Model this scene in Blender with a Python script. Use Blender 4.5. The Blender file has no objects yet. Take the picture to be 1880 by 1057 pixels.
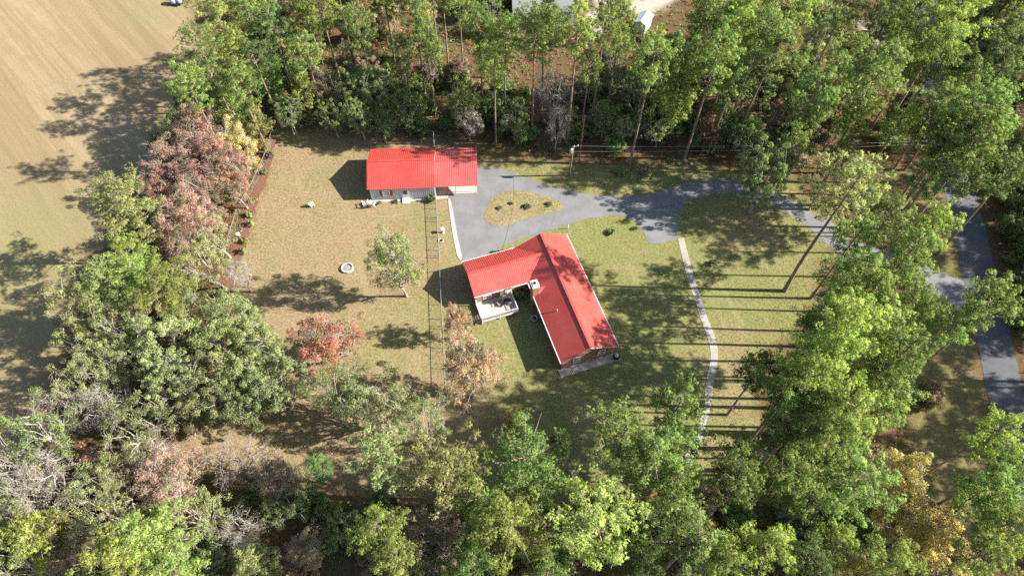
import bpy, math, random
import numpy as np
from mathutils import Vector, Matrix

random.seed(7)
RNG = np.random.default_rng(11)
scene = bpy.context.scene
COL = scene.collection

# ------------------------------------------------------------------ camera
CAM_H = 80.0
PITCH = 57.5            # degrees below the horizon
FPX = 1253.0            # focal length in pixels of the 1880 px wide photograph
cam_d = bpy.data.cameras.new("camera")
cam_d.sensor_width = 36.0
cam_d.lens = FPX / 1880.0 * 36.0
cam_d.clip_start = 0.5
cam_d.clip_end = 6000.0
cam = bpy.data.objects.new("camera", cam_d)
cam.location = (0, 0, CAM_H)
cam.rotation_euler = (math.radians(90.0 - PITCH), 0, 0)
COL.objects.link(cam)
scene.camera = cam

# ------------------------------------------------------------------ sky and sun
SUN_EL = 32.5
SUN_E = 0.025           # the shadows run left and a little away from the camera
to_sun = Vector((math.cos(math.radians(SUN_EL)), -SUN_E * math.cos(math.radians(SUN_EL)), math.sin(math.radians(SUN_EL)))).normalized()
world = bpy.data.worlds.new("World")
scene.world = world
world.use_nodes = True
wn = world.node_tree
wn.nodes.clear()
sky = wn.nodes.new("ShaderNodeTexSky")
sky.sky_type = 'NISHITA'
sky.sun_disc = False
sky.sun_elevation = math.radians(SUN_EL)
sky.sun_rotation = math.radians(91.4)
sky.altitude = 50
sky.air_density = 1.0
sky.dust_density = 1.0
bg = wn.nodes.new("ShaderNodeBackground")
bg.inputs[1].default_value = 0.075
wo = wn.nodes.new("ShaderNodeOutputWorld")
wn.links.new(sky.outputs[0], bg.inputs[0])
wn.links.new(bg.outputs[0], wo.inputs[0])
sl = bpy.data.lights.new("sun", 'SUN')
sl.energy = 5.0
sl.angle = math.radians(0.53)
sl.color = (1.0, 0.94, 0.86)
so = bpy.data.objects.new("sun", sl)
so.rotation_euler = to_sun.to_track_quat('Z', 'Y').to_euler()
so.location = (60, 0, 90)
COL.objects.link(so)

scene.view_settings.view_transform = 'Standard'
scene.view_settings.look = 'None'
scene.view_settings.gamma = 1.0
scene.view_settings.exposure = 1.55
scene.view_settings.use_curve_mapping = False
scene.render.engine = 'CYCLES'
scene.cycles.max_bounces = 4
scene.cycles.diffuse_bounces = 3
scene.cycles.glossy_bounces = 1
scene.cycles.transmission_bounces = 2
scene.cycles.transparent_max_bounces = 6
scene.cycles.use_denoising = False

# ------------------------------------------------------------------ helpers: survey of the photograph
_t = math.radians(PITCH)
_F = np.array([0, math.cos(_t), -math.sin(_t)])
_U = np.array([0, math.sin(_t), math.cos(_t)])
_R = np.array([1.0, 0, 0])
def px(u, v, z=0.0):
    """place in the world that stands at a height z and is seen at photo pixel u, v"""
    d = _F * FPX + _R * (u - 940.0) - _U * (v - 528.5)
    s = (z - CAM_H) / d[2]
    p = np.array([0, 0, CAM_H]) + d * s
    return float(p[0]), float(p[1]), float(z)
def to_px(p):
    d = np.array(p) - np.array([0, 0, CAM_H])
    return 940 + FPX * (d @ _R) / (d @ _F), 528.5 - FPX * (d @ _U) / (d @ _F)

# ------------------------------------------------------------------ helpers: objects
def tag(o, label=None, cat=None, group=None, kind=None):
    if label: o["label"] = label
    if cat: o["category"] = cat
    if group: o["group"] = group
    if kind: o["kind"] = kind
    return o
def empty(name, loc, rz=0.0):
    o = bpy.data.objects.new(name, None)
    o.empty_display_size = 0.3
    o.location = loc
    o.rotation_euler = (0, 0, rz)
    COL.objects.link(o)
    return o
def link(name, me, parent=None):
    o = bpy.data.objects.new(name, me)
    COL.objects.link(o)
    if parent is not None: o.parent = parent
    return o
def tri_mesh(name, T, mat, attr=None, blend=None, out=None, puff=0.62):
    """T: (n,3,3) triangles -> mesh"""
    T = np.asarray(T, dtype=np.float32)
    n = len(T)
    if out is not None:
        # leaf sprays face outward from their clump and are shaded as a soft tuft
        ng = np.cross(T[:, 1] - T[:, 0], T[:, 2] - T[:, 0]); ng /= np.linalg.norm(ng, axis=1, keepdims=True) + 1e-9
        flip = (ng * out).sum(1) < 0
        T = T.copy(); T[flip] = T[flip][:, [0, 2, 1]]; ng[flip] *= -1
        vn = puff * out + (1 - puff) * ng; vn /= np.linalg.norm(vn, axis=1, keepdims=True) + 1e-9
    me = bpy.data.meshes.new(name)
    me.vertices.add(n * 3)
    me.vertices.foreach_set("co", T.reshape(-1))
    me.loops.add(n * 3)
    me.loops.foreach_set("vertex_index", np.arange(n * 3, dtype=np.int32))
    me.polygons.add(n)
    me.polygons.foreach_set("loop_start", np.arange(n, dtype=np.int32) * 3)
    if attr is not None:
        a = me.attributes.new("tint", 'FLOAT', 'FACE')
        a.data.foreach_set("value", np.asarray(attr, dtype=np.float32))
    if blend is not None:
        a = me.attributes.new("blend", 'FLOAT', 'FACE')
        a.data.foreach_set("value", np.asarray(blend, dtype=np.float32))
    me.update(calc_edges=True)
    if out is not None:
        me.polygons.foreach_set("use_smooth", np.ones(n, bool))
        me.normals_split_custom_set_from_vertices(np.repeat(vn, 3, axis=0))
    me.materials.append(mat)
    return me

class MB:
    """collects boxes, bars, lathes and sheets; build() links them as one mesh object"""
    def __init__(self): self.v = []; self.f = []; self.smooth = []
    def add(self, vs, fs, sm=False):
        b = len(self.v)
        self.v += [tuple(map(float, p)) for p in vs]
        self.f += [tuple(b + i for i in f) for f in fs]
        self.smooth += [sm] * len(fs)
        return self
    def box(self, x0, x1, y0, y1, z0, z1):
        vs = [(x0, y0, z0), (x1, y0, z0), (x1, y1, z0), (x0, y1, z0), (x0, y0, z1), (x1, y0, z1), (x1, y1, z1), (x0, y1, z1)]
        return self.add(vs, [(0, 3, 2, 1), (4, 5, 6, 7), (0, 1, 5, 4), (1, 2, 6, 5), (2, 3, 7, 6), (3, 0, 4, 7)])
    def bar(self, p, q, w, h=None, up=(0, 0, 1)):
        h = w if h is None else h
        p, q = Vector(p), Vector(q)
        d = (q - p).normalized()
        s = d.cross(Vector(up))
        if s.length < 1e-4: s = d.cross(Vector((1, 0, 0)))
        s.normalize(); t = s.cross(d).normalized()
        s = s * w / 2; t = t * h / 2
        vs = [p - s - t, p + s - t, p + s + t, p - s + t, q - s - t, q + s - t, q + s + t, q - s + t]
        return self.add(vs, [(0, 3, 2, 1), (4, 5, 6, 7), (0, 1, 5, 4), (1, 2, 6, 5), (2, 3, 7, 6), (3, 0, 4, 7)])
    def tube(self, pts, rad, n=8, cap=True):
        T, F = tube_vf(pts, rad, n)
        self.add(T, F, True)
        if cap:
            b = len(self.v) - n
            self.f.append(tuple(range(b, b + n))); self.smooth.append(False)
        return self
    def lathe(self, prof, n=20, c=(0, 0)):
        vs = []; fs = []
        for r, z in prof:
            for k in range(n):
                a = 2 * math.pi * k / n
                vs.append((c[0] + r * math.cos(a), c[1] + r * math.sin(a), z))
        for i in range(len(prof) - 1):
            for k in range(n):
                k2 = (k + 1) % n
                fs.append((i * n + k, i * n + k2, (i + 1) * n + k2, (i + 1) * n + k))
        return self.add(vs, fs, True)
    def prism(self, poly, z0, z1):
        n = len(poly)
        vs = [(p[0], p[1], z0) for p in poly] + [(p[0], p[1], z1) for p in poly]
        fs = [tuple(range(n, 2 * n)), tuple(range(n - 1, -1, -1))]
        for i in range(n):
            j = (i + 1) % n
            fs.append((i, j, n + j, n + i))
        return self.add(vs, fs)
    def mesh(self, name, mat):
        me = bpy.data.meshes.new(name)
        me.from_pydata(self.v, [], self.f)
        me.polygons.foreach_set("use_smooth", self.smooth)
        me.materials.append(mat)
        me.update()
        return me
    def build(self, name, mat, parent=None):
        return link(name, self.mesh(name, mat), parent)

def tube_vf(pts, rad, n):
    pts = [Vector(p) for p in pts]
    V = []; F = []
    for i, p in enumerate(pts):
        d = (pts[min(i + 1, len(pts) - 1)] - pts[max(i - 1, 0)])
        if d.length < 1e-6: d = Vector((0, 0, 1))
        d.normalize()
        s = d.cross(Vector((0.31, 0.95, 0.05)))
        if s.length < 1e-3: s = d.cross(Vector((1, 0, 0)))
        s.normalize(); t = d.cross(s)
        for k in range(n):
            a = 2 * math.pi * k / n
            V.append(p + (s * math.cos(a) + t * math.sin(a)) * rad[i])
    for i in range(len(pts) - 1):
        for k in range(n):
            k2 = (k + 1) % n
            F.append((i * n + k, i * n + k2, (i + 1) * n + k2, (i + 1) * n + k))
    return V, F
def copy_tree(o, parent=None):
    c = o.copy(); COL.objects.link(c); c.parent = parent
    for ch in list(o.children): copy_tree(ch, c)
    return c

# ------------------------------------------------------------------ materials
def new_mat(name):
    m = bpy.data.materials.new(name); m.use_nodes = True
    nt = m.node_tree; nt.nodes.clear()
    out = nt.nodes.new("ShaderNodeOutputMaterial")
    return m, nt, out
def N(nt, t, **kw):
    n = nt.nodes.new(t)
    for k, v in kw.items(): setattr(n, k, v)
    return n
def ramp(nt, fac, stops):
    r = N(nt, "ShaderNodeValToRGB")
    e = r.color_ramp.elements
    while len(e) < len(stops): e.new(0.5)
    for i, (p, c) in enumerate(stops):
        e[i].position = p; e[i].color = (*c, 1)
    nt.links.new(fac, r.inputs[0])
    return r.outputs[0]
def mixc(nt, f, a, b, mode='MIX'):
    m = N(nt, "ShaderNodeMix", data_type='RGBA', blend_type=mode)
    for s, v in ((m.inputs[0], f), (m.inputs[6], a), (m.inputs[7], b)):
        if isinstance(v, (int, float)): s.default_value = v
        elif isinstance(v, tuple): s.default_value = (*v, 1)
        else: nt.links.new(v, s)
    return m.outputs[2]
def noise(nt, vec, scale, detail=3.0, rough=0.6, dist=0.0):
    n = N(nt, "ShaderNodeTexNoise")
    n.inputs["Scale"].default_value = scale; n.inputs["Detail"].default_value = detail
    n.inputs["Roughness"].default_value = rough; n.inputs["Distortion"].default_value = dist
    if vec is not None: nt.links.new(vec, n.inputs["Vector"])
    return n.outputs[0]
def mathn(nt, op, a, b=None, clamp=False):
    m = N(nt, "ShaderNodeMath", operation=op, use_clamp=clamp)
    for s, v in ((m.inputs[0], a), (m.inputs[1], b)):
        if v is None: continue
        if isinstance(v, (int, float)): s.default_value = v
        else: nt.links.new(v, s)
    return m.outputs[0]
def worldpos(nt):
    return N(nt, "ShaderNodeNewGeometry").outputs["Position"]
def principled(nt, out, col, rough=0.7, spec=0.3, metal=0.0, bump=None, bstr=0.3, bdist=0.05):
    p = N(nt, "ShaderNodeBsdfPrincipled")
    if isinstance(col, tuple): p.inputs["Base Color"].default_value = (*col, 1)
    else: nt.links.new(col, p.inputs["Base Color"])
    if isinstance(rough, (int, float)): p.inputs["Roughness"].default_value = rough
    else: nt.links.new(rough, p.inputs["Roughness"])
    p.inputs["Specular IOR Level"].default_value = spec
    p.inputs["Metallic"].default_value = metal
    if bump is not None:
        b = N(nt, "ShaderNodeBump")
        b.inputs["Strength"].default_value = bstr; b.inputs["Distance"].default_value = bdist
        nt.links.new(bump, b.inputs["Height"]); nt.links.new(b.outputs[0], p.inputs["Normal"])
    nt.links.new(p.outputs[0], out.inputs[0])
    return p
def simple(name, col, var=0.15, scale=6.0, rough=0.7, spec=0.3, metal=0.0, bump=0.0):
    m, nt, out = new_mat(name)
    pos = N(nt, "ShaderNodeTexCoord").outputs["Object"]
    n1 = noise(nt, pos, scale, 4)
    lo = tuple(c * (1 - var) for c in col); hi = tuple(min(1, c * (1 + var)) for c in col)
    c = ramp(nt, n1, [(0.3, lo), (0.7, hi)])
    principled(nt, out, c, rough, spec, metal, n1 if bump else None, bump)
    return m

# ground: field, lawn and forest floor share one procedural soil material, zones by vertex attribute
def ground_material():
    m, nt, out = new_mat("ground_cover")
    pos = worldpos(nt)
    at = N(nt, "ShaderNodeAttribute", attribute_name="zone")
    sep = N(nt, "ShaderNodeSeparateColor")
    nt.links.new(at.outputs["Color"], sep.inputs[0])
    zf, zl, zg = sep.outputs[0], sep.outputs[1], sep.outputs[2]
    sand = at.outputs["Alpha"]
    nf = noise(nt, pos, 3.2, 6, 0.85)
    nfine = noise(nt, pos, 2.2, 5, 0.72)
    nm = noise(nt, pos, 0.45, 4, 0.6)
    nb = noise(nt, pos, 0.09, 3, 0.55)
    # forest floor: pine straw and leaf litter
    c1 = ramp(nt, nfine, [(0.25, (0.043, 0.026, 0.017)), (0.45, (0.097, 0.053, 0.029)), (0.62, (0.166, 0.090, 0.048)), (0.8, (0.238, 0.144, 0.083))])
    c1 = mixc(nt, ramp(nt, nm, [(0.42, (0, 0, 0)), (0.62, (1, 1, 1))]), c1, ramp(nt, nf, [(0.3, (0.072, 0.061, 0.025)), (0.7, (0.151, 0.115, 0.050))]))
    # lawn
    tan = ramp(nt, nf, [(0.36, (0.130, 0.092, 0.048)), (0.5, (0.240, 0.180, 0.100)), (0.64, (0.345, 0.272, 0.162))])
    grn = ramp(nt, nf, [(0.36, (0.078, 0.092, 0.026)), (0.5, (0.165, 0.172, 0.058)), (0.64, (0.255, 0.252, 0.098))])
    gm = mathn(nt, 'ADD', zg, mathn(nt, 'MULTIPLY', mathn(nt, 'SUBTRACT', nb, 0.5), 2.4))
    gm = mathn(nt, 'ADD', gm, mathn(nt, 'MULTIPLY', mathn(nt, 'SUBTRACT', nm, 0.5), 1.9), clamp=True)
    lawn = mixc(nt, gm, tan, grn)
    lawn = mixc(nt, ramp(nt, noise(nt, pos, 0.22, 5, 0.7), [(0.54, (0, 0, 0)), (0.74, (0.5, 0.5, 0.5))]), lawn, (0.216, 0.133, 0.072))
    lawn = mixc(nt, ramp(nt, noise(nt, pos, 1.1, 5, 0.75), [(0.56, (0, 0, 0)), (0.70, (0.6, 0.6, 0.6))]), lawn, (0.105, 0.098, 0.036))
    lawn = mixc(nt, ramp(nt, noise(nt, pos, 0.8, 4, 0.7, 0.5), [(0.58, (0, 0, 0)), (0.74, (0.55, 0.55, 0.55))]), lawn, (0.30, 0.235, 0.14))
    # faint mowing streaks on the lawn
    def streak(rot, along, across, det, dist):
        r_ = N(nt, "ShaderNodeMapping"); r_.inputs["Rotation"].default_value = (0, 0, math.radians(rot)); nt.links.new(pos, r_.inputs[0])
        s_ = N(nt, "ShaderNodeMapping"); s_.inputs["Scale"].default_value = (along, across, 1); nt.links.new(r_.outputs[0], s_.inputs[0])
        return noise(nt, s_.outputs[0], 1.0, det, 0.65, dist)
    lawn = mixc(nt, ramp(nt, streak(72, 0.06, 0.7, 4, 0.3), [(0.52, (0, 0, 0)), (0.68, (0.35, 0.35, 0.35))]), lawn, (0.288, 0.245, 0.122))
    # hay field, streaked along the mowing direction
    ns = streak(50, 0.03, 0.55, 6, 0.6)
    ns2 = streak(47, 0.012, 0.10, 3, 0.8)
    ns3 = streak(46, 0.05, 1.6, 4, 0.2)
    fld = ramp(nt, nf, [(0.36, (0.179, 0.130, 0.073)), (0.5, (0.264, 0.193, 0.110)), (0.64, (0.339, 0.257, 0.155))])
    fld = mixc(nt, ramp(nt, ns3, [(0.46, (0, 0, 0)), (0.60, (0.55, 0.55, 0.55))]), fld, (0.325, 0.251, 0.150))
    fld = mixc(nt, ramp(nt, ns, [(0.38, (0.6, 0.6, 0.6)), (0.52, (0, 0, 0))]), fld, (0.199, 0.153, 0.077))
    fld = mixc(nt, ramp(nt, ns2, [(0.40, (0.45, 0.45, 0.45)), (0.54, (0, 0, 0))]), fld, (0.209, 0.153, 0.082))
    fld = mixc(nt, ramp(nt, ns2, [(0.56, (0, 0, 0)), (0.70, (0.55, 0.55, 0.55))]), fld, (0.359, 0.284, 0.185))
    fld = mixc(nt, ramp(nt, nm, [(0.45, (0, 0, 0)), (0.68, (0.4, 0.4, 0.4))]), fld, (0.218, 0.177, 0.086))
    fg = mathn(nt, 'MULTIPLY', zg, ramp(nt, nm, [(0.3, (0.2, 0.2, 0.2)), (0.65, (1, 1, 1))]), clamp=True)
    fld = mixc(nt, fg, fld, ramp(nt, nf, [(0.3, (0.154, 0.156, 0.056)), (0.7, (0.265, 0.254, 0.113))]))
    jit = mathn(nt, 'MULTIPLY', mathn(nt, 'SUBTRACT', nfine, 0.5), 0.9)
    def soft(z):
        v = mathn(nt, 'ADD', z, mathn(nt, 'MULTIPLY', jit, mathn(nt, 'MULTIPLY', z, mathn(nt, 'SUBTRACT', 1.0, z))))
        return mathn(nt, 'ADD', v, mathn(nt, 'MULTIPLY', jit, mathn(nt, 'MULTIPLY', mathn(nt, 'MULTIPLY', z, mathn(nt, 'SUBTRACT', 1.0, z)), 2.0)), clamp=True)
    c = mixc(nt, soft(zl), c1, lawn)
    c = mixc(nt, soft(zf), c, fld)
    c = mixc(nt, mathn(nt, 'SUBTRACT', 1.0, sand, clamp=True), c, ramp(nt, nfine, [(0.3, (0.317, 0.266, 0.202)), (0.7, (0.475, 0.418, 0.346))]))
    principled(nt, out, c, 0.92, 0.08, 0, nf, 0.55, 0.10)
    return m
M = {}
M['ground'] = ground_material()

def asphalt(name, col, crack=True):
    m, nt, out = new_mat(name)
    pos = worldpos(nt)
    n1 = noise(nt, pos, 9.0, 4, 0.7); n2 = noise(nt, pos, 0.35, 5, 0.65); n3 = noise(nt, pos, 1.6, 4, 0.7)
    lo = tuple(c * 0.78 for c in col); hi = tuple(c * 1.22 for c in col)
    c = ramp(nt, n1, [(0.3, lo), (0.7, hi)])
    c = mixc(nt, ramp(nt, n2, [(0.4, (0, 0, 0)), (0.62, (0.75, 0.75, 0.75))]), c, tuple(min(1, x * 1.32) for x in col))
    c = mixc(nt, ramp(nt, n3, [(0.58, (0, 0, 0)), (0.72, (0.5, 0.5, 0.5))]), c, (col[0] * 0.8, col[1] * 0.74, col[2] * 0.66))
    principled(nt, out, c, 0.85, 0.25, 0, n1, 0.3, 0.02)
    return m
M['drive'] = asphalt("driveway_asphalt", (0.158, 0.158, 0.159))
M['road'] = asphalt("road_asphalt", (0.088, 0.090, 0.097))
M['concrete'] = asphalt("pale_concrete", (0.360, 0.331, 0.288))
M['path'] = asphalt("path_concrete", (0.302, 0.277, 0.245))
M['mulch'] = simple("red_brown_mulch", (0.165, 0.085, 0.058), 0.45, 9.0, 0.95, 0.05, 0, 0.6)

# foliage: colour from the object's own colour, shifted a little leaf by leaf
def foliage():
    m, nt, out = new_mat("leaf_foliage")
    oi = N(nt, "ShaderNodeObjectInfo")
    at = N(nt, "ShaderNodeAttribute", attribute_name="tint")
    v = at.outputs["Fac"]
    col = oi.outputs["Color"]
    dark = mixc(nt, 1.0, col, (0.62, 0.68, 0.72), 'MULTIPLY')
    light = mixc(nt, 1.0, col, (1.36, 1.33, 1.28), 'MULTIPLY')
    c = mixc(nt, v, dark, light)
    sp = N(nt, "ShaderNodeSeparateColor"); nt.links.new(col, sp.inputs[0])
    aut = mathn(nt, 'MULTIPLY', mathn(nt, 'SUBTRACT', sp.outputs[0], sp.outputs[1]), 6.0, clamp=True)
    b2 = N(nt, "ShaderNodeAttribute", attribute_name="blend").outputs["Fac"]
    f2 = mathn(nt, 'MULTIPLY', ramp(nt, b2, [(0.62, (0, 0, 0)), (0.80, (1, 1, 1))]), aut)
    c = mixc(nt, mathn(nt, 'MULTIPLY', f2, 0.75), c, (0.20, 0.215, 0.10))
    f3 = mathn(nt, 'MULTIPLY', ramp(nt, b2, [(0.10, (1, 1, 1)), (0.28, (0, 0, 0))]), aut)
    c = mixc(nt, mathn(nt, 'MULTIPLY', f3, 0.4), c, (0.36, 0.27, 0.20))
    f4 = mathn(nt, 'MULTIPLY', ramp(nt, b2, [(0.90, (0, 0, 0)), (0.97, (1, 1, 1))]), mathn(nt, 'SUBTRACT', 1.0, aut, clamp=True))
    c = mixc(nt, mathn(nt, 'MULTIPLY', f4, 0.45), c, (0.30, 0.24, 0.12))
    hs = N(nt, "ShaderNodeHueSaturation")
    nt.links.new(c, hs.inputs["Color"])
    nt.links.new(mathn(nt, 'ADD', 0.488, mathn(nt, 'MULTIPLY', oi.outputs["Random"], 0.024)), hs.inputs["Hue"])
    nt.links.new(mathn(nt, 'ADD', 0.88, mathn(nt, 'MULTIPLY', oi.outputs["Random"], 0.26)), hs.inputs["Value"])
    p = N(nt, "ShaderNodeBsdfPrincipled")
    nt.links.new(hs.outputs[0], p.inputs["Base Color"])
    p.inputs["Roughness"].default_value = 0.55
    p.inputs["Specular IOR Level"].default_value = 0.35
    t = N(nt, "ShaderNodeBsdfTranslucent")
    tc = mixc(nt, 1.0, hs.outputs[0], (1.12, 1.15, 0.68), 'MULTIPLY')
    nt.links.new(tc, t.inputs[0])
    mx = N(nt, "ShaderNodeMixShader"); mx.inputs[0].default_value = 0.40
    nt.links.new(p.outputs[0], mx.inputs[1]); nt.links.new(t.outputs[0], mx.inputs[2])
    nt.links.new(mx.outputs[0], out.inputs[0])
    return m
M['leaf'] = foliage()
def bark(name, a, b):
    m, nt, out = new_mat(name)
    pos = worldpos(nt)
    mp = N(nt, "ShaderNodeMapping"); mp.inputs["Scale"].default_value = (5, 5, 1.2)
    nt.links.new(pos, mp.inputs[0])
    n1 = noise(nt, mp.outputs[0], 1.0, 5, 0.7)
    c = ramp(nt, n1, [(0.3, a), (0.7, b)])
    principled(nt, out, c, 0.9, 0.1, 0, n1, 0.8, 0.06)
    return m
M['bark_pine'] = bark("pine_bark", (0.12, 0.080, 0.058), (0.34, 0.255, 0.20))
M['bark_oak'] = bark("oak_bark", (0.17, 0.145, 0.12), (0.46, 0.42, 0.37))
M['bark_pale'] = bark("pale_bare_bark", (0.20, 0.17, 0.15), (0.44, 0.40, 0.36))
M['bark_dark'] = bark("dark_bark", (0.07, 0.055, 0.045), (0.19, 0.155, 0.13))

def red_roof(name, lo, hi, fade):
    m, nt, out = new_mat(name)
    pos = worldpos(nt)
    n1 = noise(nt, pos, 0.7, 5, 0.65); n2 = noise(nt, pos, 5.0, 4, 0.65); n3 = noise(nt, pos, 0.25, 3, 0.6)
    c = ramp(nt, n1, [(0.3, lo), (0.7, hi)])
    c = mixc(nt, ramp(nt, n2, [(0.5, (0, 0, 0)), (0.85, (0.4, 0.4, 0.4))]), c, fade)
    c = mixc(nt, ramp(nt, n3, [(0.45, (0, 0, 0)), (0.7, (0.35, 0.35, 0.35))]), c, fade)
    tc = N(nt, "ShaderNodeTexCoord").outputs["Object"]
    mp = N(nt, "ShaderNodeMapping"); mp.inputs["Scale"].default_value = (1.1, 1.1, 1.0); nt.links.new(tc, mp.inputs[0])
    n4 = noise(nt, mp.outputs[0], 1.0, 6, 0.75)
    c = mixc(nt, ramp(nt, n4, [(0.60, (0, 0, 0)), (0.78, (0.5, 0.5, 0.5))]), c, tuple(x * .62 for x in lo))
    principled(nt, out, c, ramp(nt, n2, [(0.3, (0.42, 0.42, 0.42)), (0.7, (0.60, 0.60, 0.60))]), 0.7)
    return m
M['roof_garage'] = red_roof("faded_red_metal", (0.38, 0.078, 0.070), (0.45, 0.098, 0.088), (0.47, 0.15, 0.13))
M['roof'] = red_roof("red_painted_metal", (0.38, 0.042, 0.030), (0.47, 0.058, 0.042), (0.50, 0.115, 0.085))
M['white'] = simple("white_paint", (0.624, 0.616, 0.592), 0.06, 5, 0.55, 0.4)
M['siding'] = simple("white_board_siding", (0.528, 0.544, 0.576), 0.06, 3, 0.6, 0.35)
M['cream'] = simple("cream_paint", (0.592, 0.504, 0.376), 0.06, 3, 0.6, 0.3)
M['dark'] = simple("dark_grey_metal", (0.028, 0.029, 0.032), 0.2, 5, 0.5, 0.4)
M['steel'] = simple("galvanised_steel", (0.400, 0.400, 0.384), 0.12, 6, 0.45, 0.5, 0.5)
M['shutter'] = simple("red_shutter_paint", (0.288, 0.028, 0.024), 0.1, 6, 0.5)
M['wood'] = simple("weathered_wood", (0.288, 0.248, 0.204), 0.25, 4, 0.85, 0.1)
M['deck'] = simple("pale_deck_wood", (0.480, 0.432, 0.360), 0.16, 3, 0.8, 0.15)
M['pole'] = simple("brown_pole_wood", (0.216, 0.148, 0.096), 0.3, 3, 0.9, 0.1)
M['stone'] = simple("grey_stone", (0.416, 0.392, 0.360), 0.25, 7, 0.9, 0.1, 0, 0.5)
M['ash'] = simple("grey_ash_and_gravel", (0.240, 0.232, 0.232), 0.45, 12, 0.95, 0.05, 0, 0.6)
M['terracotta'] = simple("tan_stepping_stone", (0.448, 0.264, 0.160), 0.15, 8, 0.9, 0.1)
M['shingle'] = simple("pale_grey_shingle", (0.20, 0.20, 0.22), 0.2, 5, 0.9, 0.1)
M['blue'] = simple("blue_paint", (0.028, 0.052, 0.152), 0.15, 5, 0.35, 0.5)
M['tin'] = simple("pale_blue_white_tin", (0.544, 0.576, 0.640), 0.08, 5, 0.4, 0.5)
M['black'] = simple("black_rubber", (0.014, 0.014, 0.016), 0.2, 8, 0.7, 0.3)
M['soil'] = simple("dark_soil", (0.056, 0.040, 0.028), 0.4, 10, 0.95, 0.05)
def glass_mat():
    m, nt, out = new_mat("window_glass")
    principled(nt, out, (0.03, 0.04, 0.05), 0.08, 0.8)
    return m
M['glass'] = glass_mat()
def brick_mat():
    m, nt, out = new_mat("red_brown_brick")
    tc = N(nt, "ShaderNodeTexCoord").outputs["Object"]
    sp = N(nt, "ShaderNodeSeparateXYZ"); nt.links.new(tc, sp.inputs[0])
    cb = N(nt, "ShaderNodeCombineXYZ")
    nt.links.new(mathn(nt, 'ADD', sp.outputs[0], sp.outputs[1]), cb.inputs[0]); nt.links.new(sp.outputs[2], cb.inputs[1])
    b = N(nt, "ShaderNodeTexBrick")
    b.inputs["Color1"].default_value = (0.33, 0.165, 0.095, 1); b.inputs["Color2"].default_value = (0.24, 0.115, 0.07, 1)
    b.inputs["Mortar"].default_value = (0.42, 0.36, 0.30, 1)
    b.inputs["Scale"].default_value = 4.4; b.inputs["Mortar Size"].default_value = 0.015
    nt.links.new(cb.outputs[0], b.inputs[0])
    principled(nt, out, b.outputs[0], 0.9, 0.1)
    return m
M['brick'] = brick_mat()

# ------------------------------------------------------------------ terrain
def P2(pts, z=0.0): return [px(u, v, z)[:2] for u, v in pts]
def sdist(X, Y, poly):
    """signed distance (positive inside) of grid points to a polygon"""
    poly = np.array(poly); n = len(poly)
    d = np.full(X.shape, 1e9); ins = np.zeros(X.shape, bool)
    for i in range(n):
        x1, y1 = poly[i]; x2, y2 = poly[(i + 1) % n]
        ex, ey = x2 - x1, y2 - y1
        t = np.clip(((X - x1) * ex + (Y - y1) * ey) / (ex * ex + ey * ey + 1e-9), 0, 1)
        d = np.minimum(d, np.hypot(X - x1 - t * ex, Y - y1 - t * ey))
        c = ((y1 > Y) != (y2 > Y)) & (X < (x2 - x1) * (Y - y1) / (y2 - y1 + 1e-12) + x1)
        ins ^= c
    return np.where(ins, d, -d)
def vnoise(X, Y, s, seed):
    r = np.random.default_rng(seed); g = r.random((128, 128))
    x = X / s + 500; y = Y / s + 500
    xi = np.floor(x).astype(int); yi = np.floor(y).astype(int); fx = x - xi; fy = y - yi
    fx = fx * fx * (3 - 2 * fx); fy = fy * fy * (3 - 2 * fy)
    G = lambda a, b: g[a % 128, b % 128]
    return (G(xi, yi) * (1 - fx) + G(xi + 1, yi) * fx) * (1 - fy) + (G(xi, yi + 1) * (1 - fx) + G(xi + 1, yi + 1) * fx) * fy

FIELD = P2([(-500, -120), (345, -120), (352, 0), (385, 100), (375, 200), (290, 300), (200, 420), (140, 520), (110, 640), (85, 760), (20, 860), (-60, 960), (-500, 1300)])
LAWN = P2([(506, 233), (650, 240), (800, 258), (900, 282), (1100, 304), (1300, 298), (1450, 330), (1545, 410), (1520, 470), (1480, 560), (1440, 640), (1400, 720), (1390, 800), (1310, 880), (1110, 905), (960, 925), (740, 912), (600, 893), (480, 884), (345, 876), (315, 840), (335, 770), (395, 650), (408, 530), (440, 425), (468, 362), (492, 290)])
VERGE = P2([(1690, 300), (1725, 300), (1765, 470), (1800, 680), (1838, 860), (1860, 1000), (1740, 980), (1690, 860), (1650, 760), (1690, 600), (1700, 480), (1660, 380)])
VERGE2 = P2([(1625, 330), (1720, 305), (1735, 400), (1650, 440)])
SAND = P2([(1092, -30), (1120, -30), (1135, 10), (1190, -30), (1260, -30), (1230, 22), (1160, 26), (1120, 50), (1100, 62), (1085, 40)])
SAND2 = P2([(1585, 45), (1650, 40), (1665, 75), (1600, 90)])
STRAW = P2([(780, -20), (860, -20), (880, 40), (870, 150), (820, 150), (790, 60)])
step = 0.6
gx = np.arange(-130, 130.01, step); gy = np.arange(2, 146.01, step)
GX, GY = np.meshgrid(gx, gy)
wob = (vnoise(GX, GY, 3.0, 1) - 0.5) * 2.6 + (vnoise(GX, GY, 1.1, 2) - 0.5) * 1.2
def zone(poly, width): return np.clip((sdist(GX, GY, poly) + wob) / width + 0.5, 0, 1)
zf = zone(FIELD, 3.0)
zl = np.maximum(zone(LAWN, 2.5), np.maximum(zone(VERGE, 3.0), zone(VERGE2, 3.0)) * 0.55)  # verges blended with darker straw colour, standing in for tree shade
sd_sand = np.maximum(zone(SAND, 2.0), zone(SAND2, 2.0) * 0.8)
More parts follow.
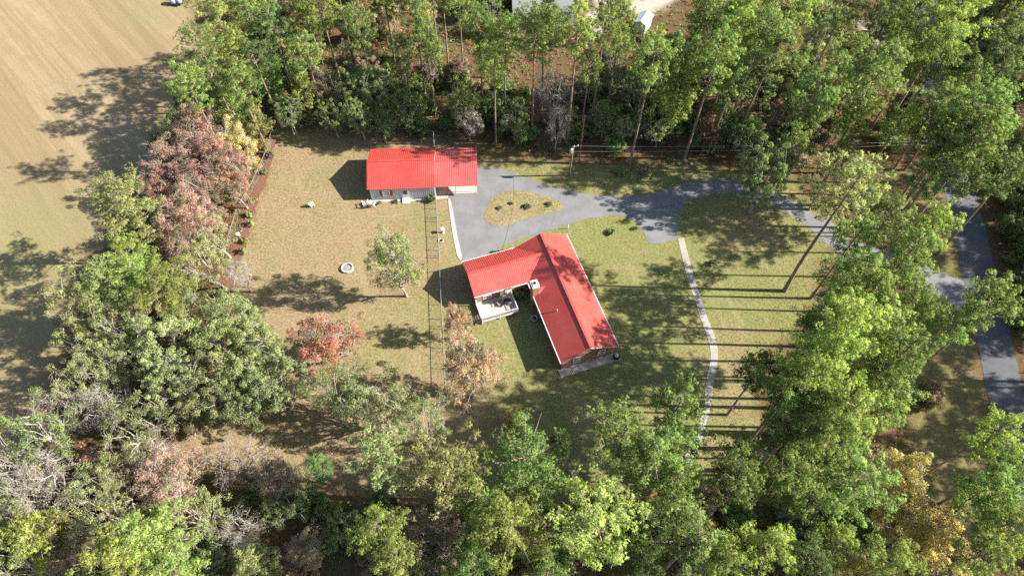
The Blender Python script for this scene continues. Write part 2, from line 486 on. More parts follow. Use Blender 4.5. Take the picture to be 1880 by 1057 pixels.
# greener grass right of the main house, under the trees by the drive and along the yard fence
def blob(u, v, r):
    x, y, _ = px(u, v); return np.exp(-((GX - x) ** 2 + (GY - y) ** 2) / (r * r))
zg = np.clip((GX + 9.0) / 10.0, 0, 1) * 0.75 + 0.08
zg = np.clip(zg + 0.5 * blob(1180, 560, 9) + 0.3 * blob(740, 460, 5) + 0.45 * blob(850, 620, 5) + 0.4 * blob(800, 390, 2.5) + 0.55 * blob(1120, 320, 10) + 0.4 * blob(800, 560, 4) + 0.4 * blob(740, 580, 5) - 0.35 * blob(1350, 380, 6) - 0.5 * blob(1010, 345, 5), 0, 1)
zg = np.where(zf > 0.5, np.clip(0.9 * blob(20, 440, 11) + 0.8 * blob(285, 10, 6) + 0.35 * blob(60, 560, 12), 0, 1), zg)
nx, ny = len(gx), len(gy)
co = np.stack([GX, GY, np.zeros_like(GX)], -1).reshape(-1, 3).astype(np.float32)
idx = np.arange(nx * ny).reshape(ny, nx)
quads = np.stack([idx[:-1, :-1], idx[:-1, 1:], idx[1:, 1:], idx[1:, :-1]], -1).reshape(-1, 4)
cz = np.stack([zf, zl, zg, 1.0 - sd_sand], -1).reshape(-1, 4).astype(np.float32)
fz = cz[quads].mean(1)
kindf = np.where(fz[:, 0] > 0.5, 1, np.where(fz[:, 1] > 0.5, 2, 0))
def sheet(name, Q, extra=None):
    used = np.unique(Q); remap = np.full(nx * ny, -1); remap[used] = np.arange(len(used))
    v = co[used]; z = cz[used]; q = remap[Q]
    if extra is not None:
        ev, ez, ef = extra
        q = np.concatenate([q, np.array(ef) + len(v)]); v = np.concatenate([v, np.array(ev, np.float32)]); z = np.concatenate([z, np.array(ez, np.float32)])
    me = bpy.data.meshes.new(name)
    me.from_pydata(v.tolist(), [], q.tolist())
    a = me.attributes.new("zone", 'FLOAT_COLOR', 'POINT')
    a.data.foreach_set("color", z.astype(np.float32).reshape(-1))
    me.materials.append(M['ground']); me.update()
    return link(name, me)
B = 2600.0
x0, x1, y0, y1 = float(gx[0]), float(gx[-1]), float(gy[0]), float(gy[-1])
ev = [(-B, -B, 0), (B, -B, 0), (B, B, 0), (-B, B, 0), (x0, y0, 0), (x1, y0, 0), (x1, y1, 0), (x0, y1, 0)]
forest = (0, 0, 0.3, 1)
tag(sheet("ground", quads[kindf == 0], (ev, [forest] * 8, [(0, 1, 5, 4), (1, 2, 6, 5), (2, 3, 7, 6), (3, 0, 4, 7)])), "brown pine straw and leaf litter on the woodland floor", kind="structure")
tag(sheet("hay_field", quads[kindf == 1]), "mown tan hay field along the left side", kind="structure")
tag(sheet("lawn", quads[kindf == 2]), "dry green and tan grass around the two red-roofed buildings", kind="structure")

def flat(name, pts, z0, z1, mat, label, close=None):
    mb = MB(); mb.prism(pts, z0, z1)
    return tag(mb.build(name, mat), label, kind="structure")
def smooth_poly(pts, it=2):
    p = [np.array(q, float) for q in pts]
    for _ in range(it):
        r = []
        for i in range(len(p)):
            a, b = p[i], p[(i + 1) % len(p)]
            r += [a * 0.75 + b * 0.25, a * 0.25 + b * 0.75]
        p = r
    return [tuple(q) for q in p]
def ribbon(center, widths, it=2):
    """polyline + widths -> outline polygon"""
    c = [np.array(q, float) for q in center]; w = list(widths)
    for _ in range(it):
        nc = [c[0]]; nw = [w[0]]
        for i in range(len(c) - 1):
            nc += [c[i] * 0.75 + c[i + 1] * 0.25, c[i] * 0.25 + c[i + 1] * 0.75]
            nw += [w[i] * 0.75 + w[i + 1] * 0.25, w[i] * 0.25 + w[i + 1] * 0.75]
        nc.append(c[-1]); nw.append(w[-1]); c, w = nc, nw
    L, Rr = [], []
    for i in range(len(c)):
        d = c[min(i + 1, len(c) - 1)] - c[max(i - 1, 0)]
        d /= np.linalg.norm(d); n = np.array([-d[1], d[0]])
        L.append(tuple(c[i] + n * w[i] / 2)); Rr.append(tuple(c[i] - n * w[i] / 2))
    return L, Rr
def strip(name, L, Rr, z, mat, label, jag=0.0):
    mb = MB(); n = len(L); r = random.Random(5)
    j = lambda p: (p[0] + r.uniform(-jag, jag), p[1] + r.uniform(-jag, jag), z)
    vs = [j(p) for p in L] + [j(p) for p in Rr]
    mb.add(vs, [(i, n + i, n + i + 1, i + 1) for i in range(n - 1)])
    return tag(mb.build(name, mat), label, kind="structure")

DRIVE = [(878, 306), (895, 306), (912, 309), (940, 316), (972, 329), (1005, 341), (1032, 347), (1075, 357), (1142, 362), (1200, 356), (1232, 344), (1279, 331), (1319, 325), (1351, 327), (1394, 340), (1434, 359), (1466, 375), (1500, 400), (1520, 420),
         (1505, 433), (1478, 412), (1440, 386), (1400, 366), (1370, 357), (1320, 354), (1290, 358), (1262, 370), (1247, 388), (1243, 405), (1247, 437), (1220, 444), (1189, 449), (1183, 428), (1167, 407), (1149, 397), (1128, 395), (1095, 398), (1059, 407), (1023, 418), (987, 430), (950, 441), (920, 452), (900, 466), (880, 485), (849, 482), (838, 440), (832, 410), (826, 375), (823, 356), (826, 338), (872, 330)]
def densify(pts, amp=0.10, stepm=1.2, seed=3):
    r = random.Random(seed); out = []
    for i in range(len(pts)):
        a = np.array(pts[i]); b = np.array(pts[(i + 1) % len(pts)]); n = max(1, int(np.linalg.norm(b - a) / stepm))
        for k in range(n):
            q = a + (b - a) * k / n
            out.append((q[0] + r.uniform(-amp, amp), q[1] + r.uniform(-amp, amp)))
    return out
mb = MB(); mb.prism(densify(smooth_poly(P2(DRIVE), 1), .16, .45), -0.03, 0.012)
tag(mb.build("driveway", M['drive']), "grey asphalt driveway looping round a grass island", kind="structure")
L, Rr = ribbon([px(u, v)[:2] for u, v in [(1497, 402), (1520, 428), (1550, 452), (1600, 470), (1660, 490), (1720, 520), (1790, 552)]], [3.6, 3.6, 3.4, 3.4, 3.6, 4.2, 5.5])
strip("driveway", L, Rr, 0.016, M['drive'], "narrow asphalt drive leading from the loop to the road", 0.06)
L, Rr = ribbon([px(u, v)[:2] for u, v in [(1690, -60), (1705, 60), (1722, 170), (1742, 270), (1766, 372), (1788, 450), (1800, 520), (1822, 610), (1842, 700), (1862, 790), (1893, 900), (1915, 1010), (1935, 1100), (1950, 1180)]], [4.6] * 14)
strip("road", L, Rr, 0.02, M['road'], "worn grey country road along the right side", 0.08)
ISL = [(889, 403), (890, 392), (896, 372), (907, 360), (921, 352), (940, 350), (958, 351), (980, 354), (1005, 361), (1025, 370), (1038, 378), (1033, 384), (1013, 391), (987, 397), (960, 404), (932, 413), (914, 416), (900, 413)]
isl = densify(smooth_poly(P2(ISL), 1), 0.10, 0.8, 9)
me = bpy.data.meshes.new("lawn")
iv = [(p[0], p[1], 0.03) for p in isl]; cx = sum(p[0] for p in isl) / len(isl); cy = sum(p[1] for p in isl) / len(isl)
ni = len(iv); iv2 = [(cx + (p[0] - cx) * 0.8, cy + (p[1] - cy) * 0.8, 0.09) for p in isl]; ib = [(p[0], p[1], -0.02) for p in isl]
me.from_pydata(iv + iv2 + ib, [], [(i, (i + 1) % ni, ni + (i + 1) % ni, ni + i) for i in range(ni)] + [tuple(range(ni, 2 * ni))] + [(2 * ni + i, 2 * ni + (i + 1) % ni, (i + 1) % ni, i) for i in range(ni)])
a = me.attributes.new("zone", 'FLOAT_COLOR', 'POINT')
a.data.foreach_set("color", np.array([(0, 1, 0.36, 1)] * (3 * ni), np.float32).reshape(-1))
me.materials.append(M['ground'])
tag(link("grass_island", me), "dry grass island in the driveway loop", kind="structure")
# concrete garden walk, laid in slabs
pl = [(1250, 437), (1258, 470), (1268, 510), (1282, 550), (1294, 590), (1305, 615), (1312, 645), (1310, 670), (1303, 700), (1299, 744), (1291, 773), (1279, 815), (1263, 840), (1250, 868)]
L, Rr = ribbon([px(u, v)[:2] for u, v in pl], [0.9, .95, 1.0, .9, .95, 1.05, .95, .9, 1.0, .9, .8, .85, .8, .7], 2)
walk = empty("garden_walk", (*px(1300, 640)[:2], 0))
tag(walk, "pale concrete garden walk curving down the lawn", kind="structure")
wx, wy = walk.location[0], walk.location[1]
for i in range(len(L) - 1):
    mb = MB(); g = 0.012
    q = [np.array(L[i]), np.array(Rr[i]), np.array(Rr[i + 1]), np.array(L[i + 1])]
    q2 = [q[0] * (1 - g) + q[3] * g, q[1] * (1 - g) + q[2] * g, q[2] * (1 - g) + q[1] * g, q[3] * (1 - g) + q[0] * g]
    mb.prism([(p[0] - wx, p[1] - wy) for p in q2], -0.05, 0.03 + random.uniform(-.006, .006))
    mb.build("slab", M['path'], walk)
flat("concrete_edging", P2([(822, 365), (827, 365), (833, 395), (839, 430), (848, 470), (846, 480), (839, 470), (831, 430), (826, 395)]), -0.03, 0.05, M['concrete'], "pale concrete edging strip beside the driveway")
flat("mulch_bed", densify(P2([(497, 262), (506, 262), (490, 330), (475, 365), (460, 412), (445, 470), (430, 512), (420, 545), (402, 555), (410, 515), (430, 440), (457, 365), (482, 310)]), 0.25, 0.7), -0.02, 0.022, M['mulch'], "red brown mulch bed along the yard's left fence")
flat("gravel_patch", densify(P2([(1393, 848), (1404, 815), (1416, 812), (1420, 822), (1408, 846), (1396, 856)]), 0.1, 0.5), -0.02, 0.015, M['path'], "pale bare patch among the pines at lower right")

# ------------------------------------------------------------------ buildings
def ribs(mb, p0, p1, q0, q1, n, w=0.05, h=0.026):
    """n raised ribs running from edge p0-p1 (ridge) to edge q0-q1 (eave)"""
    p0, p1, q0, q1 = map(Vector, (p0, p1, q0, q1))
    nrm = (p1 - p0).cross(q0 - p0).normalized()
    if nrm.z < 0: nrm = -nrm
    for i in range(n):
        t = (i + 0.5) / n
        a = p0.lerp(p1, t) + nrm * h * 0.5; b = q0.lerp(q1, t) + nrm * h * 0.5
        if (a - b).length > 0.15: mb.bar(a, b, w, h, nrm)
def slab(mb, quad, t=0.05):
    vs = [Vector(q) for q in quad]
    n = (vs[1] - vs[0]).cross(vs[2] - vs[0]).normalized()
    if n.z < 0: n = -n
    k = len(vs)
    top = [v for v in vs]; bot = [v - n * t for v in vs]
    mb.add(top + bot, [tuple(range(k)), tuple(range(2 * k - 1, k - 1, -1))] + [(i, k + i, k + (i + 1) % k, (i + 1) % k) for i in range(k)])
def window(parent, origin, along, out, w, h, z, frame='white', shutters=None):
    """window set on a wall: origin = point on wall (x,y), along / out unit vectors"""
    o = Vector((*origin, 0)); a = Vector((*along, 0)); n = Vector((*out, 0)); up = Vector((0, 0, 1))
    fr = MB()
    for s in (-1, 1): fr.bar(o + a * s * w / 2 + n * 0.03 + up * z, o + a * s * w / 2 + n * 0.03 + up * (z + h), 0.09, 0.09, n)
    for zz in (z, z + h / 2, z + h): fr.bar(o - a * (w / 2 + .05) + n * 0.032 + up * zz, o + a * (w / 2 + .05) + n * 0.032 + up * zz, 0.085, 0.08)
    wdw = fr.build("window", M[frame], parent)
    g = MB(); g.bar(o - a * w / 2 + n * 0.012 + up * (z + h / 2), o + a * w / 2 + n * 0.012 + up * (z + h / 2), 0.02, h)
    g.build("pane", M['glass'], wdw)
    if shutters:
        for s in (-1, 1):
            sh = MB(); c = o + a * s * (w / 2 + 0.26) + n * 0.03
            sh.bar(c + up * (z - .05), c + up * (z + h + .05), 0.36, 0.05, n)
            for k in range(6):
                zz = z + h * (k + .5) / 6
                sh.bar(c - a * .14 + n * .035 + up * zz, c + a * .14 + n * .035 + up * zz, 0.03, 0.05)
            sh.build("shutter", M[shutters], parent)
    return wdw

# main house: long wing along local +x (towards the camera, right), garage wing along local +y
HO = (4.06, 56.79); HANG = math.radians(-71.69)
house = empty("brick_house", (HO[0], HO[1], 0), HANG)
tag(house, "L-shaped brick house with red ribbed metal roof, chimney and deck", "house")
# local axes: x = along ridge (a), y = left of that.  b of the survey points to -y
EZ, RZ = 2.7, 4.5
A0, A1 = -0.25, 18.45; W = 3.9
WA0, WA1 = -0.27, 5.72; WR = 2.72; WB = 11.45; WRZ = EZ + (RZ - EZ) * (WA1 - WA0) / 2 / W
slope = (RZ - EZ) / W
bj = W * (RZ - WRZ) / (RZ - EZ)                    # where the wing ridge meets the slope
Y = lambda b: -b
def P(a, b, z): return (a, Y(b), z)
walls = MB()
wi = 0.35
# long wing walls as boxes of thickness, with gables
ezw = EZ - 0.12 + slope * 0.35
walls.box(A0 + wi, A0 + wi + .2, Y(W - wi), Y(-W + wi), 0, ezw - .02)
walls.box(A1 - wi - .2, A1 - wi, Y(W - wi), Y(-W + wi), 0, ezw - .02)
walls.box(A0 + wi + .2, A1 - wi - .2, Y(-W + wi + .2), Y(-W + wi), 0, ezw - .02)
walls.box(WA1 - wi, A1 - wi - .2, Y(W - wi), Y(W - wi - .2), 0, ezw - .02)
for aa in (A0 + wi, A1 - wi - .2):               # gable triangles
    walls.add([P(aa, W - wi, ezw - .02), P(aa, -W + wi, ezw - .02), P(aa, 0, RZ - .13), P(aa + .2, W - wi, ezw - .02), P(aa + .2, -W + wi, ezw - .02), P(aa + .2, 0, RZ - .13)],
              [(0, 2, 1), (3, 4, 5), (0, 1, 4, 3), (1, 2, 5, 4), (2, 0, 3, 5)])
walls.box(WA0 + wi, WA0 + wi + .2, Y(WB - wi - .2), Y(W - wi), 0, ezw - .02)
walls.box(WA1 - wi - .2, WA1 - wi, Y(WB - wi - .2), Y(W - wi + .01), 0, ezw - .02)
walls.box(WA0 + wi, WA1 - wi, Y(WB - wi), Y(WB - wi - .2), 0, ezw - .02)
bb = WB - wi
walls.add([P(WA0 + wi, bb, ezw - .02), P(WA1 - wi, bb, ezw - .02), P(WR, bb, WRZ - .13), P(WA0 + wi, bb - .2, ezw - .02), P(WA1 - wi, bb - .2, ezw - .02), P(WR, bb - .2, WRZ - .13)],
          [(0, 1, 2), (3, 5, 4), (0, 3, 4, 1), (1, 4, 5, 2), (2, 5, 3, 0)])
walls.build("wall", M['brick'], house)
rf = MB()
slab(rf, [P(A0, 0, RZ), P(A1, 0, RZ), P(A1, -W, EZ), P(A0, -W, EZ)])                                     # right slope
slab(rf, [P(A0, 0, RZ), P(A0, W, EZ), P(WA0 + .001, W, EZ), P(WR, bj, WRZ), P(WA1, W, EZ), P(A1, W, EZ), P(A1, 0, RZ)])
roof = rf.build("roof", M['roof'], house)
rf2 = MB()
slab(rf2, [P(WR, bj, WRZ), P(WA0, W, EZ), P(WA0, WB, EZ), P(WR, WB, WRZ)])
slab(rf2, [P(WR, bj, WRZ), P(WR, WB, WRZ), P(WA1, WB, EZ), P(WA1, W, EZ)])
rf2.build("wing_roof", M['roof'], house)
rb = MB()
ribs(rb, P(A0, 0, RZ), P(A1, 0, RZ), P(A0, -W, EZ), P(A1, -W, EZ), 62)
n = 62
for i in range(n):                                 # left slope ribs stop at the valleys
    aa = A0 + (A1 - A0) * (i + .5) / n
    if aa < WA1:
        bm = bj + (W - bj) * (abs(aa - WR) / ((WA1 - WA0) / 2)) if WA0 < aa else W
    else: bm = W
    zz = RZ - slope * bm
    nrm = Vector((0, -slope, 1)).normalized()
    if bm > 0.2: rb.bar(Vector(P(aa, 0, RZ)) + nrm * .005, Vector(P(aa, bm, zz)) + nrm * .005, 0.05, 0.012, nrm)
nw = 36
for i in range(nw):                                # wing ribs
    b = bj + (WB - bj) * (i + .5) / nw
    for sgn, ae in ((-1, WA0), (1, WA1)):
        half = (WA1 - WA0) / 2
        lim = half * min(1.0, (b - bj) / (W - bj))
        p = Vector(P(WR, b, WRZ)); q = Vector(P(WR + sgn * lim, b, WRZ - (WRZ - EZ) * lim / half))
        nrm = Vector((sgn * (WRZ - EZ) / half, 0, 1)).normalized()
        if lim > .15: rb.bar(p + nrm * .012, q + nrm * .012, 0.05, 0.026, nrm)
tag(rb.build("roof_ribs", M['roof'], house), kind="stuff")
cap = MB()
cap.bar(P(A0, 0, RZ + .02), P(A1, 0, RZ + .02), 0.3, 0.05)
cap.build("ridge_cap", M['roof'], house)
cap = MB(); cap.bar(P(WR, bj, WRZ + .02), P(WR, WB, WRZ + .02), 0.28, 0.05); cap.build("ridge_cap", M['roof'], house)
for (p, q) in ((P(A1 + .02, W + .05, EZ - .06), P(WA1 + .1, W + .05, EZ - .06)), (P(WA1 + .06, WB, EZ - .06), P(WA1 + .06, W + .1, EZ - .06)), (P(WA0 - .06, WB, EZ - .06), P(WA0 - .06, W, EZ - .06)), (P(A0, -W - .05, EZ - .06), P(A1, -W - .05, EZ - .06))):
    g = MB(); g.bar(p, q, 0.10, 0.12); g.build("gutter", M['white'], house)
for s in (1, -1):                                  # rake trim at the near gable
    g = MB(); g.bar(P(A1 - .02, s * W, EZ - .13), P(A1 - .02, 0, RZ - .13), 0.05, 0.14, (1, 0, 0)); g.build("rake_board", M['white' if s < 0 else 'wood'], house)
ch = MB(); ch.box(7.0, 8.1, Y(4.05), Y(3.2), 0, 4.75)
chim = ch.build("chimney", M['brick'], house)
cc = MB(); cc.box(6.92, 8.18, Y(4.13), Y(3.12), 4.75, 4.9); cc.box(7.1, 8.0, Y(3.95), Y(3.3), 4.9, 5.0)
cc.build("chimney_cap", M['white'], chim)
cc = MB(); cc.box(7.3, 7.7, Y(3.8), Y(3.45), 5.0, 5.08); cc.build("flue", M['dark'], chim)
cr = MB(); cr.add([P(6.9, 3.2, 3.06), P(8.2, 3.2, 3.06), P(7.55, 3.2, 3.55), P(7.55, 2.05, 3.60)], [(0, 2, 3), (2, 1, 3), (0, 1, 2), (0, 3, 1)])
cr.build("cricket", M['roof'], house)
vp = MB(); vp.lathe([(0.06, 0), (0.06, .42), (0.09, .42), (0.0, .46)], 10, (11.64, Y(2.0))); vp.v = [(x, y, z + EZ + slope * 1.85) for x, y, z in vp.v]
vp.build("vent_pipe", M['white'], house)
# windows and doors
for a_ in (9.2, 11.8, 15.2): window(house, (a_, Y(W - wi)), (1, 0), (0, -1), 0.9, 1.2, 1.0)
for a_ in (1.5, 5.0, 8.6, 13.0, 16.2): window(house, (a_, Y(-W + wi)), (1, 0), (0, 1), 1.0, 1.3, 0.9)
for b_ in (1.6, -1.8): window(house, (A1 - wi, Y(b_)), (0, 1), (1, 0), 0.9, 1.2, 1.0)
for b_ in (6.0, 9.4):
    g = MB(); g.bar(P(WA0 + wi - .03, b_, 0.05), P(WA0 + wi - .03, b_, 2.25), 2.5, 0.05, (1, 0, 0)); gd = g.build("garage_door", M['white'], house)
    for k in range(3):
        r_ = MB(); r_.bar(P(WA0 + wi - .06, b_ - 1.2, .6 + .55 * k), P(WA0 + wi - .06, b_ + 1.2, .6 + .55 * k), .02, .03); r_.build("door_seam", M['dark'], gd)
window(house, (2.7, Y(WB - wi)), (1, 0), (0, -1), 0.9, 1.1, 1.0)
window(house, (WA1 - wi, Y(9.6)), (0, 1), (1, 0), 1.1, 1.1, 1.1)
d = MB(); d.bar(P(WA1 - wi + .03, 6.6, .6), P(WA1 - wi + .03, 6.6, 2.55), .95, .06, (1, 0, 0)); dr = d.build("door", M['white'], house)
d = MB(); d.box(WA1 - wi + .06, WA1 - wi + .12, Y(6.95), Y(6.89), 1.5, 1.58); d.build("handle", M['steel'], dr)
# patio slab at the near gable
pt = MB(); pt.box(A1 - wi + .02, A1 + .75, Y(4.0), Y(-4.3), -.05, .12); tag(pt.build("patio", M['concrete'], house))
# deck in the inner corner
deck = empty("deck", (*[float(c) for c in (HO[0] + math.cos(HANG) * 7.0 + math.sin(HANG) * 9.0, HO[1] + math.sin(HANG) * 7.0 - math.cos(HANG) * 9.0)], 0), HANG)
tag(deck, "pale raised wooden deck with white railing beside the brick house", "deck")
def D(a, b, z): return (a - 7.0, -(b - 9.0), z)
DA0, DA1, DB0, DB1 = WA1 - wi + .03, 8.55, 6.2, 11.3
nb_ = 30
for i in range(nb_):
    b0 = DB0 + (DB1 - DB0) * i / nb_; b1 = DB0 + (DB1 - DB0) * (i + 1) / nb_ - .012
    m_ = MB(); m_.box(DA0 - 7, DA1 - 7, -(b1 - 9), -(b0 - 9), .58, .62 + random.uniform(0, .006)); m_.build("board", M['deck'], deck)
fr = MB(); fr.box(DA0 - 7, DA1 - 7.02, -(DB1 - .02 - 9), -(DB0 + .02 - 9), .40, .575); fr.build("joist_frame", M['wood'], deck)
posts = [(DA1 - .06, DB0 + .06), (DA1 - .06, (DB0 + DB1) / 2), (DA1 - .06, DB1 - .06), (DA0 + 1.6, DB1 - .06), (DA0 + .1, DB1 - .06), (DA0 + .3, DB0 + .06)]
for (a_, b_) in posts:
    m_ = MB(); p = D(a_, b_, 0); m_.box(p[0] - .05, p[0] + .05, p[1] - .05, p[1] + .05, -.05, 1.62); m_.build("post", M['white'], deck)
for (p, q) in ((posts[0], posts[1]), (posts[1], posts[2]), (posts[0], posts[5]), (posts[3], posts[4])):
    m_ = MB()
    for z in (.72, 1.58): m_.bar(D(*p, z), D(*q, z), .09, .05)
    rl = m_.build("railing", M['white'], deck)
    nn = int((Vector(D(*p, 0)) - Vector(D(*q, 0))).length / .15)
    bl = MB()
    for k in range(1, nn):
        c = Vector(D(*p, 0)).lerp(Vector(D(*q, 0)), k / nn); bl.box(c.x - .018, c.x + .018, c.y - .018, c.y + .018, .74, 1.56)
    tag(bl.build("balusters", M['white'], rl), kind="stuff")
for k in range(3):
    m_ = MB(); p = D(0, 0, 0); m_.box(DA0 + 1.7 - 7, DA1 - .2 - 7, -(DB1 + .3 * (k + 1) - 9), -(DB1 + .3 * k + .01 - 9), .42 - .17 * k, .46 - .17 * k); m_.build("step", M['wood'], deck)
for s in (DA0 + 1.68, DA1 - .18):
    m_ = MB(); m_.bar(D(s, DB1 + .02, 1.5), D(s, DB1 + .95, .95), .06, .06); m_.bar(D(s, DB1 + .95, 0), D(s, DB1 + .95, .98), .07, .07); m_.build("stair_rail", M['dark'], deck)
# things on the deck and around the house
def at_house(a_, b_, z=0):
    return (HO[0] + math.cos(HANG) * a_ + math.sin(HANG) * b_, HO[1] + math.sin(HANG) * a_ - math.cos(HANG) * b_, z)
def chair(loc, rz, mat, label, group=None, s=1.0):
    t = empty("garden_chair", loc, rz); t.scale = (s, s, s)
    for i in range(5):
        m_ = MB(); m_.box(-.28, .28, -.3 + i * .12, -.3 + i * .12 + .10, .36 - i * .02, .39 - i * .02); m_.build("seat_slat", mat, t)
    for i in range(5):
        m_ = MB(); x = -.27 + i * .112; m_.bar((x + .05, .26, .25), (x + .05, .55, 1.0 - abs(i - 2) * .04), .10, .025, (0, -1, .4)); m_.build("back_slat", mat, t)
    for s_ in (-1, 1):
        m_ = MB(); m_.box(s_ * .33 - .06, s_ * .33 + .06, -.36, .34, .56, .59); m_.build("armrest", mat, t)
        m_ = MB(); m_.box(s_ * .31 - .03, s_ * .31 + .03, -.32, -.24, 0, .56); m_.build("leg", mat, t)
        m_ = MB(); m_.box(s_ * .31 - .03, s_ * .31 + .03, .24, .31, 0, .56); m_.build("leg", mat, t)
    return tag(t, label, "chair", group)
chair(px(672.5, 377), math.radians(200), M['white'], "white slatted garden chair at the small house's left corner, left of two", "white garden chairs", 1.25)
chair(px(685, 377.5), math.radians(170), M['white'], "white slatted garden chair at the small house's left corner, right of two", "white garden chairs", 1.25)
chair(px(574, 378), math.radians(120), M['white'], "lone white garden chair out on the dry yard grass", "white garden chairs", 0.9)
chair(at_house(6.6, 8.2, .62), HANG + math.radians(100), M['wood'], "weathered wooden chair on the deck", None)
tb = empty("patio_table", at_house(6.9, 7.2, .62)); tag(tb, "round dark patio table on the deck", "table")
m_ = MB(); m_.lathe([(0, .74), (.55, .74), (.57, .71), (.55, .69), (0, .69)], 20); m_.build("table_top", M['dark'], tb)
m_ = MB(); m_.lathe([(.25, 0), (.25, .03), (.04, .05), (.04, .69)], 12); m_.build("pedestal", M['dark'], tb)
tub = empty("round_tub", at_house(10.0, 4.45)); tag(tub, "round blue-grey tub in the shade behind the brick house", "tub")
m_ = MB(); m_.lathe([(.02, .03), (.36, .03), (.40, .40), (.47, .42), (.47, .46), (.40, .46), (.34, .12), (0, .12)], 22); m_.build("basin", M['tin'], tub)
m_ = MB(); m_.lathe([(0, .36), (.385, .36)], 20); m_.build("water", M['glass'], tub)
ac = empty("air_conditioner", at_house(A1 + .35, -3.75, .12), HANG); tag(ac, "dark grey air conditioner on the patio by the gable", "air conditioner")
m_ = MB(); m_.box(-.33, .33, -.33, .33, 0, .68); m_.build("casing", M['dark'], ac)
m_ = MB(); m_.lathe([(0, .70), (.27, .70), (.29, .68)], 18); m_.build("fan_grille", M['steel'], ac)
for k, (u, v) in enumerate([(853, 575.5), (846.5, 579.5), (840, 583.5), (833, 587)]):
    m_ = MB(); p = px(u, v); n_ = 9; ph = k
    pts = [(.24 * math.cos(2 * math.pi * j / n_ + ph) * random.uniform(.85, 1.1), .22 * math.sin(2 * math.pi * j / n_ + ph) * random.uniform(.85, 1.1)) for j in range(n_)]
    m_.prism(pts, -.03, .05); o = m_.build("stepping_stone", M['terracotta'])
    o.location = p
    tag(o, "tan round stepping stone, %s from the deck steps" % ["first", "second", "third", "fourth"][k], "stone", "stepping stones to the deck")

# small house with attached garage
SQ = (-21.46, 66.56); SANG = math.radians(2.53)
small = empty("cottage", (SQ[0], SQ[1], 0), SANG)
tag(small, "small white-sided house with red ribbed metal roof and attached open carport", "house")
SE, SR, SW_, SL = 2.55, 4.2, 8.2, 10.0
GE, GR, GL = 2.4, 3.85, 16.4
m_ = MB()
m_.box(.25, .40, .18, SW_ - .3, 0, SE - .03); m_.box(SL - .15, SL, .18, SW_ - .3, 0, SE - .03)
m_.box(.40, SL - .15, .18, .33, 0, SE - .03); m_.box(.40, SL - .15, SW_ - .45, SW_ - .3, 0, SE - .05)
for u_ in (.25, SL - .15):
    m_.add([(u_, .3, SE - .05), (u_, SW_ - .3, SE - .05), (u_, SW_ / 2, SR - .12), (u_ + .15, .3, SE - .05), (u_ + .15, SW_ - .3, SE - .05), (u_ + .15, SW_ / 2, SR - .12)], [(0, 2, 1), (3, 4, 5), (0, 1, 4, 3), (1, 2, 5, 4), (2, 0, 3, 5)])
m_.build("wall", M['siding'], small)
for i in range(32):
    u_ = .45 + (SL - .6) * i / 31
    if 3.0 < u_ < 4.45 and False: continue
    b_ = MB(); b_.box(u_ - .04, u_ + .04, .11, .18, .10, SE - .06); b_.build("batten", M['siding'], small)
m_ = MB(); slab(m_, [(-.05, 0, SE), (SL + .02, 0, SE), (SL + .02, SW_ / 2, SR), (-.05, SW_ / 2, SR)]); m_.build("roof", M['roof'], small)
m_ = MB(); slab(m_, [(-.05, SW_ / 2, SR), (SL + .02, SW_ / 2, SR), (SL + .02, SW_, SE), (-.05, SW_, SE)]); m_.build("roof", M['roof'], small)
m_ = MB(); slab(m_, [(SL + .03, .2, GE), (GL, .2, GE), (GL, SW_ / 2, GR), (SL + .03, SW_ / 2, GR)]); m_.build("carport_roof", M['roof_garage'], small)
m_ = MB(); slab(m_, [(SL + .03, SW_ / 2, GR), (GL, SW_ / 2, GR), (GL, SW_ - .2, GE), (SL + .03, SW_ - .2, GE)]); m_.build("carport_roof", M['roof_garage'], small)
m_ = MB()
ribs(m_, (-.05, SW_ / 2, SR), (SL + .02, SW_ / 2, SR), (-.05, 0, SE), (SL + .02, 0, SE), 35)
ribs(m_, (-.05, SW_ / 2, SR), (SL + .02, SW_ / 2, SR), (-.05, SW_, SE), (SL + .02, SW_, SE), 35)
ribs(m_, (SL + .03, SW_ / 2, GR), (GL, SW_ / 2, GR), (SL + .03, .2, GE), (GL, .2, GE), 24)
ribs(m_, (SL + .03, SW_ / 2, GR), (GL, SW_ / 2, GR), (SL + .03, SW_ - .2, GE), (GL, SW_ - .2, GE), 24)
tag(m_.build("roof_ribs", M['roof'], small), kind="stuff")
m_ = MB(); m_.bar((-.05, SW_ / 2, SR + .02), (SL + .02, SW_ / 2, SR + .02), .3, .05); m_.build("ridge_cap", M['roof'], small)
m_ = MB(); m_.bar((SL + .04, SW_ / 2, GR + .02), (GL, SW_ / 2, GR + .02), .3, .05); m_.build("ridge_cap", M['roof'], small)
